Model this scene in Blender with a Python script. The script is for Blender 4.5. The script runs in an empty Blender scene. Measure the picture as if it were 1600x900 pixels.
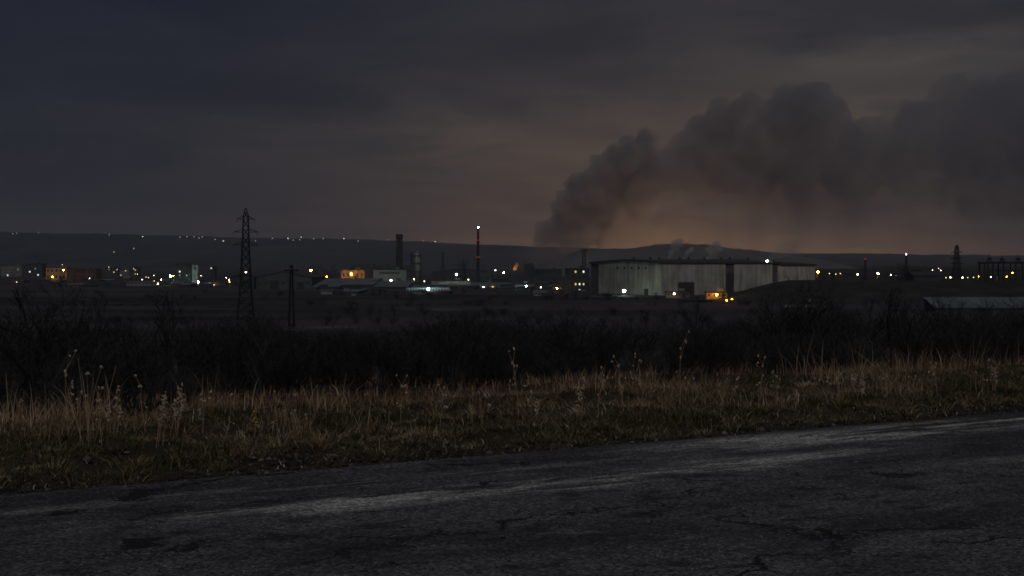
import bpy, math, random
import numpy as np
from mathutils import Vector, Matrix
R = math.radians
random.seed(7); rng = np.random.default_rng(11)
sc = bpy.context.scene
COL = sc.collection

# ------------------------------------------------------------------ camera, sky, sun, exposure
EYE = 1.7; FPX = 2198.0; HOR = 410.0
cam = bpy.data.objects.new('camera', bpy.data.cameras.new('camera'))
COL.objects.link(cam); sc.camera = cam
cam.location = (0, 0, EYE); cam.rotation_euler = (R(90), 0, 0)
cam.data.sensor_width = 36; cam.data.lens = 36 * FPX / 1600
cam.data.shift_y = -(450 - HOR) / 1600
cam.data.clip_start = 0.1; cam.data.clip_end = 40000

SUN_AZ, SUN_EL = 172, 50          # degrees clockwise from +Y, above the horizon
w = bpy.data.worlds.new('World'); sc.world = w; w.use_nodes = True
nt = w.node_tree; nt.nodes.clear()
class NT:
    def __init__(s, t): s.t = t
    def n(s, ty, **kw):
        nd = s.t.nodes.new(ty)
        for k, v in kw.items():
            if k == 'i':
                for a, b in v.items(): nd.inputs[a].default_value = b
            else: setattr(nd, k, v)
        return nd
    def l(s, a, b): s.t.links.new(a, b)
    def math(s, op, a, b=None, c=None, clamp=False):
        nd = s.t.nodes.new('ShaderNodeMath'); nd.operation = op; nd.use_clamp = clamp
        for i, v in enumerate((a, b, c)):
            if v is None: continue
            if isinstance(v, (int, float)): nd.inputs[i].default_value = v
            else: s.l(v, nd.inputs[i])
        return nd.outputs[0]
    def mix(s, f, a, b, bt='MIX'):
        nd = s.t.nodes.new('ShaderNodeMix'); nd.data_type = 'RGBA'; nd.blend_type = bt
        for sock, v in ((nd.inputs[0], f), (nd.inputs[6], a), (nd.inputs[7], b)):
            if isinstance(v, (int, float)): sock.default_value = v
            elif isinstance(v, tuple): sock.default_value = (*v[:3], 1)
            else: s.l(v, sock)
        return nd.outputs[2]
    def sstep(s, v, a, b):
        nd = s.t.nodes.new('ShaderNodeMapRange'); nd.interpolation_type = 'SMOOTHSTEP'
        s.l(v, nd.inputs[0]); nd.inputs[1].default_value = a; nd.inputs[2].default_value = b
        return nd.outputs[0]
    def ramp(s, f, stops):
        nd = s.t.nodes.new('ShaderNodeValToRGB'); cr = nd.color_ramp
        while len(cr.elements) < len(stops): cr.elements.new(0.5)
        for e, (p, c) in zip(cr.elements, stops):
            e.position = p; e.color = (*c, 1) if isinstance(c, tuple) else (c, c, c, 1)
        s.l(f, nd.inputs[0]); return nd.outputs[0]
def lin(*c):
    f = lambda v: (v / 255 / 12.92) if v <= 10.3 else ((v / 255 + 0.055) / 1.055) ** 2.4
    return tuple(f(v) for v in c)
g = NT(nt)
tc = g.n('ShaderNodeTexCoord').outputs['Generated']
sep = g.n('ShaderNodeSeparateXYZ'); g.l(tc, sep.inputs[0])
X, Y, Z = sep.outputs
zc = g.math('MAXIMUM', Z, 0.0)
az = g.math('ARCTAN2', X, Y)
# layered cloud deck seen in perspective
den = g.math('ADD', zc, 0.10)
cx = g.math('DIVIDE', X, den); cy = g.math('DIVIDE', Y, den)
cmb = g.n('ShaderNodeCombineXYZ'); g.l(cx, cmb.inputs[0]); g.l(g.math('MULTIPLY', cy, 1.0), cmb.inputs[1])
cn = g.n('ShaderNodeTexNoise', i={'Scale': 1.15, 'Detail': 8.0, 'Roughness': 0.6, 'Distortion': 0.6}); g.l(cmb.outputs[0], cn.inputs['Vector'])
cl = g.sstep(cn.outputs[0], 0.40, 0.66)
# a few low rolled clouds
cmb2 = g.n('ShaderNodeCombineXYZ'); g.l(g.math('MULTIPLY', az, 4.0), cmb2.inputs[0]); g.l(g.math('MULTIPLY', zc, 17.0), cmb2.inputs[1])
cmb2.inputs[2].default_value = 3.7
cn2 = g.n('ShaderNodeTexNoise', i={'Scale': 1.9, 'Detail': 7.0, 'Roughness': 0.58, 'Distortion': 0.5}); g.l(cmb2.outputs[0], cn2.inputs['Vector'])
cl2 = g.sstep(cn2.outputs[0], 0.38, 0.68)
vert = g.ramp(g.math('MULTIPLY', zc, 4.0), [(0.0, lin(30, 31, 37)), (0.30, lin(40, 40, 43)), (0.40, lin(41, 41, 44)), (0.46, lin(36, 37, 42)), (0.78, lin(34, 36, 42)), (1.0, lin(34, 36, 42))])
side = g.sstep(az, -0.32, 0.22)
col = g.mix(side, (0.50, 0.60, 0.84), (1.34, 1.24, 1.14), 'MIX')
base = g.mix(1.0, vert, col, 'MULTIPLY')
# dusk afterglow low in the sky
dz = g.math('SUBTRACT', az, 0.13)
ga = g.math('EXPONENT', g.math('MULTIPLY', g.math('MULTIPLY', dz, dz), -1 / (2 * 0.145 ** 2)))
ge = g.math('EXPONENT', g.math('MULTIPLY', zc, -1 / 0.034))
gl = g.math('MULTIPLY', ga, ge)
glow = g.mix(gl, (0, 0, 0), (0.37, 0.19, 0.072))
ga2 = g.math('EXPONENT', g.math('MULTIPLY', g.math('MULTIPLY', dz, dz), -1 / (2 * 0.42 ** 2)))
ge2 = g.math('EXPONENT', g.math('MULTIPLY', zc, -1 / 0.10))
glow2 = g.mix(g.math('MULTIPLY', ga2, ge2), (0, 0, 0), (0.012, 0.0090, 0.0068))
def gap(a0, wa, z0, wz, c):          # thin places in the cloud deck where paler sky shows
    nz_ = g.math('MULTIPLY_ADD', cn2.outputs[0], 0.06, -0.03)
    qa = g.math('MULTIPLY', g.math('SUBTRACT', az, a0), 1/wa); qz = g.math('MULTIPLY', g.math('SUBTRACT', g.math('ADD', zc, nz_), z0), 1/wz)
    k = g.math('EXPONENT', g.math('MULTIPLY', g.math('ADD', g.math('MULTIPLY', qa, qa), g.math('MULTIPLY', qz, qz)), -0.5))
    return g.mix(k, (0, 0, 0), c)
base = g.mix(1.0, base, gap(0.04, 0.14, 0.080, 0.019, (0.021, 0.0155, 0.0095)), 'ADD')
base = g.mix(1.0, base, gap(0.27, 0.09, 0.137, 0.010, (0.024, 0.020, 0.0155)), 'ADD')
base = g.mix(1.0, base, gap(0.25, 0.05, 0.105, 0.018, (0.016, 0.013, 0.010)), 'ADD')
s1 = g.mix(1.0, base, glow, 'ADD'); s2 = g.mix(1.0, s1, glow2, 'ADD')
dark = g.mix(g.math('ADD', g.math('MULTIPLY', cl, 0.5), g.math('MULTIPLY', cl2, 0.5)), (1.30, 1.23, 1.16), (0.74, 0.78, 0.84))
s3 = g.mix(1.0, g.mix(1.0, s2, dark, 'MULTIPLY'), (1.06, 1.07, 1.10), 'MULTIPLY')
sky = g.n('ShaderNodeTexSky', sky_type='NISHITA', sun_disc=False, sun_elevation=R(SUN_EL), sun_rotation=R(SUN_AZ))
ns = g.mix(1.0, sky.outputs[0], (0.0006, 0.0006, 0.0006), 'MULTIPLY')
s4 = g.mix(1.0, s3, ns, 'ADD')
bg = g.n('ShaderNodeBackground', i={'Strength': 1.0}); g.l(s4, bg.inputs[0])
wo = g.n('ShaderNodeOutputWorld'); g.l(bg.outputs[0], wo.inputs[0])

sun = bpy.data.objects.new('sun', bpy.data.lights.new('sun', 'SUN')); COL.objects.link(sun)
sun.data.energy = 0.60; sun.data.angle = R(10); sun.data.color = (1.0, 0.97, 0.95)
_a, _e = R(SUN_AZ), R(SUN_EL)
sv = Vector((math.sin(_a) * math.cos(_e), math.cos(_a) * math.cos(_e), math.sin(_e)))
sun.rotation_euler = sv.to_track_quat('Z', 'Y').to_euler()

sc.view_settings.view_transform = 'Standard'; sc.view_settings.look = 'None'
sc.view_settings.exposure = 0.0; sc.view_settings.gamma = 1.0; sc.view_settings.use_curve_mapping = False
sc.render.engine = 'CYCLES'
cy_ = sc.cycles
cy_.use_denoising = True; cy_.max_bounces = 6; cy_.diffuse_bounces = 2; cy_.glossy_bounces = 2
cy_.volume_bounces = 1; cy_.sample_clamp_indirect = 2.0; cy_.filter_width = 1.7
cy_.caustics_reflective = False; cy_.caustics_refractive = False

# ------------------------------------------------------------------ helpers
def tag(o, label=None, cat=None, group=None, kind=None):
    if label: o['label'] = label
    if cat: o['category'] = cat
    if group: o['group'] = group
    if kind: o['kind'] = kind
    return o
def empty(name, loc, rz=0.0, parent=None):
    o = bpy.data.objects.new(name, None); COL.objects.link(o)
    o.location = loc; o.rotation_euler = (0, 0, rz); o.empty_display_size = 0.5
    if parent: o.parent = parent
    return o
def link(name, me, parent=None, loc=None, rz=None):
    o = bpy.data.objects.new(name, me); COL.objects.link(o)
    if parent: o.parent = parent
    if loc is not None: o.location = loc
    if rz is not None: o.rotation_euler = (0, 0, rz)
    return o
class MB:
    def __init__(s): s.v = []; s.f = []
    def box(s, c, d, rz=0.0):
        x, y, z = c; a, b, h = d[0] / 2, d[1] / 2, d[2] / 2; n = len(s.v)
        ca, sa = math.cos(rz), math.sin(rz)
        for dz in (-h, h):
            for dx, dy in ((-a, -b), (a, -b), (a, b), (-a, b)):
                s.v.append((x + dx * ca - dy * sa, y + dx * sa + dy * ca, z + dz))
        s.f += [(n, n+3, n+2, n+1), (n+4, n+5, n+6, n+7)] + [(n+i, n+(i+1) % 4, n+4+(i+1) % 4, n+4+i) for i in range(4)]
        return s
    def tube(s, p, q, r0, r1=None, k=4, cap=True):
        r1 = r0 if r1 is None else r1
        p = Vector(p); q = Vector(q); d = q - p
        if d.length < 1e-6: return s
        d.normalize(); u = d.orthogonal().normalized(); v = d.cross(u); n = len(s.v)
        for c, r in ((p, r0), (q, r1)):
            for i in range(k):
                a = 2 * math.pi * i / k; w_ = c + u * (r * math.cos(a)) + v * (r * math.sin(a)); s.v.append(tuple(w_))
        s.f += [(n+i, n+(i+1) % k, n+k+(i+1) % k, n+k+i) for i in range(k)]
        if cap: s.f += [tuple(range(n+k-1, n-1, -1)), tuple(range(n+k, n+2*k))]
        return s
    def lathe(s, prof, k=16, c=(0, 0, 0)):
        n = len(s.v)
        for r, z in prof:
            for i in range(k):
                a = 2 * math.pi * i / k; s.v.append((c[0] + r * math.cos(a), c[1] + r * math.sin(a), c[2] + z))
        m = len(prof)
        for j in range(m - 1):
            for i in range(k): s.f.append((n+j*k+i, n+j*k+(i+1) % k, n+(j+1)*k+(i+1) % k, n+(j+1)*k+i))
        s.f += [tuple(range(n+k-1, n-1, -1)), tuple(range(n+(m-1)*k, n+m*k))]
        return s
    def prism(s, poly, axis, a, b):     # poly of (u, z) extruded along local x or y from a to b
        n = len(s.v); m = len(poly)
        for t in (a, b):
            for u, z in poly: s.v.append((u, t, z) if axis == 'y' else (t, u, z))
        s.f += [tuple(range(n, n+m)), tuple(range(n+2*m-1, n+m-1, -1))]
        s.f += [(n+i, n+m+i, n+m+(i+1) % m, n+(i+1) % m) for i in range(m)]
        return s
    def ball(s, c, r, k=6, m=4, sq=1.0):
        n = len(s.v)
        for j in range(1, m):
            t = math.pi * j / m
            for i in range(k):
                a = 2 * math.pi * i / k
                s.v.append((c[0] + r*math.sin(t)*math.cos(a), c[1] + r*math.sin(t)*math.sin(a), c[2] + r*sq*math.cos(t)))
        top = len(s.v); s.v.append((c[0], c[1], c[2]+r*sq)); bot = len(s.v); s.v.append((c[0], c[1], c[2]-r*sq))
        for j in range(m - 2):
            for i in range(k): s.f.append((n+j*k+i, n+(j+1)*k+i, n+(j+1)*k+(i+1) % k, n+j*k+(i+1) % k))
        for i in range(k):
            s.f.append((top, n+i, n+(i+1) % k)); b = n+(m-2)*k; s.f.append((bot, b+(i+1) % k, b+i))
        return s
    def mesh(s, name, mat=None, smooth=False):
        me = bpy.data.meshes.new(name); me.from_pydata(s.v, [], s.f)
        if mat: me.materials.append(mat)
        me.validate(); me.update()
        import bmesh
        bm = bmesh.new(); bm.from_mesh(me); bmesh.ops.recalc_face_normals(bm, faces=bm.faces); bm.to_mesh(me); bm.free()
        if smooth: me.polygons.foreach_set('use_smooth', [True] * len(me.polygons))
        return me
    def build(s, name, mat, parent=None, loc=None, rz=None, smooth=False):
        return link(name, s.mesh(name, mat, smooth), parent, loc, rz)

def hash2(ix, iy, seed):
    h = (ix.astype(np.int64) * 374761393 + iy.astype(np.int64) * 668265263 + seed * 69069) & 0x7fffffff
    h = ((h ^ (h >> 13)) * 1274126177) & 0x7fffffff
    return ((h ^ (h >> 16)) & 0xffff) / 65535.0
def vnoise(x, y, seed=0):
    ix = np.floor(x); iy = np.floor(y); fx = x - ix; fy = y - iy
    fx = fx*fx*(3-2*fx); fy = fy*fy*(3-2*fy)
    a = hash2(ix, iy, seed); b = hash2(ix+1, iy, seed); c = hash2(ix, iy+1, seed); d = hash2(ix+1, iy+1, seed)
    return (a*(1-fx)+b*fx)*(1-fy) + (c*(1-fx)+d*fx)*fy
def fbm(x, y, o=4, seed=0):
    t = 0; amp = 0.5
    for i in range(o): t = t + amp*(vnoise(x, y, seed+i)-0.5); x = x*2.03+17; y = y*2.03+9; amp *= 0.5
    return t
def ss(a, b, x):
    t = np.clip((x-a)/(b-a), 0, 1); return t*t*(3-2*t)

# ------------------------------------------------------------------ materials
MATS = {}
def mat(name, c1, c2=None, scale=1.0, rough=0.9, stretch=(1, 1, 1), bump=0.0, spec=0.25, rnd=0.0, detail=5.0, metal=0.0, contrast=(0.3, 0.7), fine=None, world=False):
    m = bpy.data.materials.new(name); m.use_nodes = True; t = NT(m.node_tree)
    b = m.node_tree.nodes['Principled BSDF']
    b.inputs['Roughness'].default_value = rough; b.inputs['Specular IOR Level'].default_value = spec; b.inputs['Metallic'].default_value = metal
    c2 = c2 or tuple(v * 0.7 for v in c1)
    tcn = t.n('ShaderNodeTexCoord'); mp = t.n('ShaderNodeMapping'); mp.inputs['Scale'].default_value = stretch
    src = t.n('ShaderNodeNewGeometry').outputs['Position'] if world else tcn.outputs['Object']
    t.l(src, mp.inputs[0])
    no = t.n('ShaderNodeTexNoise', i={'Scale': scale, 'Detail': detail, 'Roughness': 0.6}); t.l(mp.outputs[0], no.inputs['Vector'])
    f = t.sstep(no.outputs[0], *contrast)
    col = t.mix(f, c1, c2)
    if fine:
        n2 = t.n('ShaderNodeTexNoise', i={'Scale': fine, 'Detail': 3.0}); t.l(src, n2.inputs['Vector'])
        k = t.math('MULTIPLY_ADD', n2.outputs[0], 1.2, 0.4)
        cb = t.n('ShaderNodeCombineColor'); [t.l(k, cb.inputs[i]) for i in range(3)]
        col = t.mix(1.0, col, cb.outputs[0], 'MULTIPLY')
    if rnd:
        oi = t.n('ShaderNodeObjectInfo'); k = t.math('MULTIPLY_ADD', oi.outputs['Random'], 2*rnd, 1-rnd)
        cb = t.n('ShaderNodeCombineColor'); [t.l(k, cb.inputs[i]) for i in range(3)]
        col = t.mix(1.0, col, cb.outputs[0], 'MULTIPLY')
    t.l(col, b.inputs['Base Color'])
    if bump:
        bp = t.n('ShaderNodeBump', i={'Strength': bump, 'Distance': 0.05}); t.l(no.outputs[0], bp.inputs['Height']); t.l(bp.outputs[0], b.inputs['Normal'])
    MATS[name] = m; return m
def emit(name, c, L):
    m = bpy.data.materials.new(name); m.use_nodes = True; t = NT(m.node_tree); m.node_tree.nodes.clear()
    e = t.n('ShaderNodeEmission', i={'Strength': L}); e.inputs[0].default_value = (*c, 1)
    o = t.n('ShaderNodeOutputMaterial'); t.l(e.outputs[0], o.inputs[0]); MATS[name] = m; return m
def vol(name, c, dens, aniso=0.0):
    m = bpy.data.materials.new(name); m.use_nodes = True; t = NT(m.node_tree); m.node_tree.nodes.clear()
    p = t.n('ShaderNodeVolumePrincipled'); p.inputs['Color'].default_value = (*c, 1); p.inputs['Density'].default_value = dens; p.inputs['Anisotropy'].default_value = aniso
    p.inputs['Density Attribute'].default_value = ''
    o = t.n('ShaderNodeOutputMaterial'); t.l(p.outputs[0], o.inputs['Volume'])
    try: m.cycles.homogeneous_volume = True
    except Exception: pass
    MATS[name] = m; return m
def hairmat(name, stops, rough=0.8):          # colour differs from blade to blade (attribute rnd)
    m = bpy.data.materials.new(name); m.use_nodes = True; t = NT(m.node_tree); b = m.node_tree.nodes['Principled BSDF']
    b.inputs['Roughness'].default_value = rough; b.inputs['Specular IOR Level'].default_value = 0.2
    a = t.n('ShaderNodeAttribute', attribute_name='rnd'); t.l(t.ramp(a.outputs['Fac'], stops), b.inputs['Base Color'])
    MATS[name] = m; return m

CONC = mat('precast_concrete', (0.40, 0.385, 0.33), (0.22, 0.212, 0.187), 0.45, stretch=(1, 1, 0.10), rnd=0.07, fine=0.16, contrast=(0.34, 0.72), world=True)
CORE = mat('hall_core', (0.10, 0.10, 0.10), (0.06, 0.06, 0.06), 0.4)
ROOFD = mat('dark_roof_felt', (0.05, 0.05, 0.055), (0.03, 0.03, 0.033), 0.3)
ROOFP = mat('pale_sheet_roof', (0.14, 0.15, 0.167), (0.08, 0.087, 0.096), 0.25, stretch=(1, 0.2, 1))
WPALE = mat('pale_render', (0.25, 0.25, 0.235), (0.15, 0.15, 0.145), 0.25, stretch=(1, 1, 0.3))
WGREY = mat('grey_render', (0.085, 0.09, 0.095), (0.055, 0.06, 0.065), 0.25, stretch=(1, 1, 0.3))
WDARK = mat('dark_cladding', (0.055, 0.06, 0.065), (0.035, 0.037, 0.04), 0.25)
WYEL = mat('yellow_plaster', (0.42, 0.34, 0.20), (0.30, 0.24, 0.14), 0.25, stretch=(1, 1, 0.3))
WRED = mat('red_brick', (0.16, 0.075, 0.05), (0.10, 0.05, 0.04), 0.4)
WWHITE = mat('white_paint_wall', (0.45, 0.47, 0.46), (0.28, 0.30, 0.30), 0.3)
BRICKD = mat('sooty_brick', (0.03, 0.027, 0.027), (0.017, 0.016, 0.016), 0.4)
STEEL = mat('weathered_steel', (0.018, 0.018, 0.019), (0.012, 0.012, 0.012), 1.0, rough=0.6)
GALV = mat('galvanised_steel', (0.16, 0.165, 0.17), (0.11, 0.11, 0.115), 1.0, rough=0.6)
REDP = mat('red_paint', (0.16, 0.03, 0.02), (0.10, 0.025, 0.02), 1.0)
WOODP = mat('tarred_pole_wood', (0.014, 0.012, 0.011), (0.009, 0.008, 0.007), 2.0)
GLASS = mat('dark_window_glass', (0.02, 0.022, 0.025), (0.015, 0.015, 0.018), 0.5, rough=0.15, spec=0.5)
DOORM = mat('door_paint', (0.05, 0.05, 0.052), (0.035, 0.035, 0.035), 0.5)
BARK = mat('bare_bark', (0.05, 0.045, 0.043), (0.028, 0.025, 0.024), 3.0, rnd=0.4)
TWIG = mat('bare_twigs', (0.042, 0.038, 0.039), (0.022, 0.02, 0.02), 3.0, rnd=0.5)
STEM = mat('dry_weed_stem', (0.42, 0.29, 0.19), (0.22, 0.15, 0.10), 6.0)
SEED = mat('dry_seed_head', (0.55, 0.45, 0.34), (0.30, 0.24, 0.17), 20.0)
YLEAF = mat('yellow_leaf', (0.55, 0.42, 0.14), (0.42, 0.30, 0.08), 8.0)
STONE = mat('roadside_stone', (0.16, 0.15, 0.14), (0.03, 0.027, 0.025), 1.2)
LITW = emit('lit_window_white', (0.95, 1.0, 0.92), 1.3)
LITY = emit('lit_window_yellow', (1.0, 0.68, 0.28), 1.0)
LITD = emit('lit_window_dim', (0.9, 0.85, 0.7), 0.22)
BUL = {'w': emit('bulb_white', (0.88, 1.0, 0.90), 95), 'b': emit('bulb_cold', (0.72, 0.95, 1.0), 110), 'g': emit('bulb_green', (0.62, 1.0, 0.74), 110),
       'o': emit('bulb_sodium', (1.0, 0.36, 0.025), 80), 'y': emit('bulb_warm', (1.0, 0.70, 0.33), 75), 'r': emit('bulb_red', (1.0, 0.10, 0.05), 0.4),
       's': emit('bulb_faint', (1.0, 0.78, 0.48), 6), 'm': emit('bulb_mid', (1.0, 0.86, 0.60), 16)}

# ------------------------------------------------------------------ terrain
A0 = (-3.72, 10.24); U = (0.8556, 0.5176); N_ = (-0.5176, 0.8556)
def sd(x, y): return (x-A0[0])*U[0] + (y-A0[1])*U[1], (x-A0[0])*N_[0] + (y-A0[1])*N_[1]
def xy(s, d): return A0[0]+s*U[0]+d*N_[0], A0[1]+s*U[1]+d*N_[1]
PD = np.array([-1e5, -0.3, 0.02, 0.4, 2.0, 4.0, 6.0, 10., 25., 50., 75., 120., 200., 300., 600., 1e6])
PZ = np.array([-0.02, -0.02, -0.03, 0.03, 0.08, 0.05, -0.25, -1.0, -2.75, -4.9, -7.0, -9.8, -12.3, -13.3, -13.3, -13.3])
def Zt(x, y):
    x = np.asarray(x, float); y = np.asarray(y, float)
    s, d = sd(x, y)
    z = np.interp(d, PD, PZ)
    near = ss(0.05, 0.8, d)*(1-ss(8, 14, d))
    z = z + near*(0.30*fbm(s*0.9, d*1.1, 4, 3) + 0.20*fbm(s*2.6, d*3.0, 4, 9))
    z = z + ss(8, 30, d)*(1-ss(250, 330, d))*1.6*fbm(s/14, d/11, 4, 21)
    z = z + ss(250, 400, d)*(1-ss(2500, 3200, d))*1.1*fbm(x/60, y/35, 4, 33)
    sx = ss(80, 116, x); si = ss(505, 562, y); so = ss(578, 645, y); sp = ss(172, 205, x)
    z = z + (7.5 + 1.2*fbm(x/25, y/25, 3, 5))*sx*si*(1-(1-sp)*so)
    return z
def zt(x, y): return float(Zt(x, y))
def pt(px, py, D): return ((px-800)/FPX*D, D, EYE-(py-HOR)/FPX*D)
def depth(px, py, lo=60.0, hi=2600.0):      # distance at which the view ray of this pixel meets the ground
    D = np.geomspace(lo, hi, 900); x = (px-800)/FPX*D
    h = EYE-(py-HOR)/FPX*D-Zt(x, D); k = np.where(h < 0)[0]
    return float(D[k[0]]) if len(k) else hi
def nz(px, D): x = (px-800)/FPX*D; return x, D, zt(x, D)

def axis(fine0, fine1, st, ratio, far0, far1):
    a = list(np.arange(fine0, fine1, st)); t = fine1; step = st
    while t < far1: a.append(t); step *= ratio if step < t*0.02+0.2 else 1.0; step = max(step, min(st*1.5, step)); t += max(step, 0.02*abs(t-fine1)+st)
    t = fine0; b = []; step = st
    while t > far0:
        t -= max(st, 0.02*abs(t-fine0)+st); b.append(t)
    return np.array(b[::-1]+a)
sA = axis(-3., 24., 0.13, 1.03, -6500., 8200.); dA = axis(-1.0, 9.0, 0.09, 1.03, -60., 7600.)
S, D_ = np.meshgrid(sA, dA); gx, gy = xy(S, D_); gz = Zt(gx, gy)
nv = gx.size; V = np.stack([gx.ravel(), gy.ravel(), gz.ravel()], 1)
nr, nc = S.shape; idx = np.arange(nv).reshape(nr, nc)
F = np.stack([idx[:-1, :-1], idx[:-1, 1:], idx[1:, 1:], idx[1:, :-1]], -1).reshape(-1, 4)
def npmesh(name, V, F, m, smooth=True, attr=None):
    me = bpy.data.meshes.new(name); k = F.shape[1]
    me.vertices.add(len(V)); me.vertices.foreach_set('co', V.astype(np.float32).ravel())
    me.loops.add(F.size); me.loops.foreach_set('vertex_index', F.astype(np.int32).ravel())
    me.polygons.add(len(F)); me.polygons.foreach_set('loop_start', np.arange(0, F.size, k, dtype=np.int32))
    me.polygons.foreach_set('loop_total', np.full(len(F), k, np.int32))
    if smooth: me.polygons.foreach_set('use_smooth', np.ones(len(F), bool))
    if attr is not None:
        at = me.attributes.new('rnd', 'FLOAT', 'POINT'); at.data.foreach_set('value', attr.astype(np.float32))
    me.update(calc_edges=True); me.materials.append(m); return me

def ground_mat():
    m = bpy.data.materials.new('ground_soil'); m.use_nodes = True; t = NT(m.node_tree); b = m.node_tree.nodes['Principled BSDF']
    b.inputs['Roughness'].default_value = 0.95; b.inputs['Specular IOR Level'].default_value = 0.15
    po = t.n('ShaderNodeTexCoord').outputs['Object']
    def noise(sc_, st=(1, 1, 1), det=5.0):
        mp = t.n('ShaderNodeMapping'); mp.inputs['Scale'].default_value = st; t.l(po, mp.inputs[0])
        n = t.n('ShaderNodeTexNoise', i={'Scale': sc_, 'Detail': det, 'Roughness': 0.6}); t.l(mp.outputs[0], n.inputs['Vector']); return n.outputs[0]
    se = t.n('ShaderNodeSeparateXYZ'); t.l(po, se.inputs[0])
    far = t.sstep(se.outputs[1], 60, 260)
    soil = t.mix(t.sstep(noise(2.5), 0.35, 0.65), (0.018, 0.015, 0.012), (0.045, 0.034, 0.024))
    soil = t.mix(t.sstep(noise(0.5), 0.45, 0.65), soil, (0.032, 0.033, 0.016))
    strips = t.sstep(noise(0.02, (0.16, 1.0, 1)), 0.36, 0.64)
    field = t.mix(strips, (0.022, 0.021, 0.024), (0.058, 0.049, 0.054))
    field = t.mix(t.sstep(noise(0.035, (0.35, 1, 1)), 0.55, 0.68), field, (0.014, 0.015, 0.017))
    field = t.mix(t.sstep(noise(0.05, (0.3, 1, 1)), 0.63, 0.69), field, (0.10, 0.098, 0.108))
    emb = t.math('MULTIPLY', t.sstep(se.outputs[0], 78, 100), t.sstep(se.outputs[1], 490, 520))
    field = t.mix(emb, field, t.mix(t.sstep(noise(0.12), 0.4, 0.62), (0.018, 0.019, 0.018), (0.036, 0.034, 0.032)))
    t.l(t.mix(far, soil, field), b.inputs['Base Color'])
    bp = t.n('ShaderNodeBump', i={'Strength': 0.6, 'Distance': 0.06}); t.l(noise(9.0), bp.inputs['Height']); t.l(bp.outputs[0], b.inputs['Normal'])
    return m
tag(link('ground', npmesh('ground', V, F, ground_mat())), kind='structure')

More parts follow.
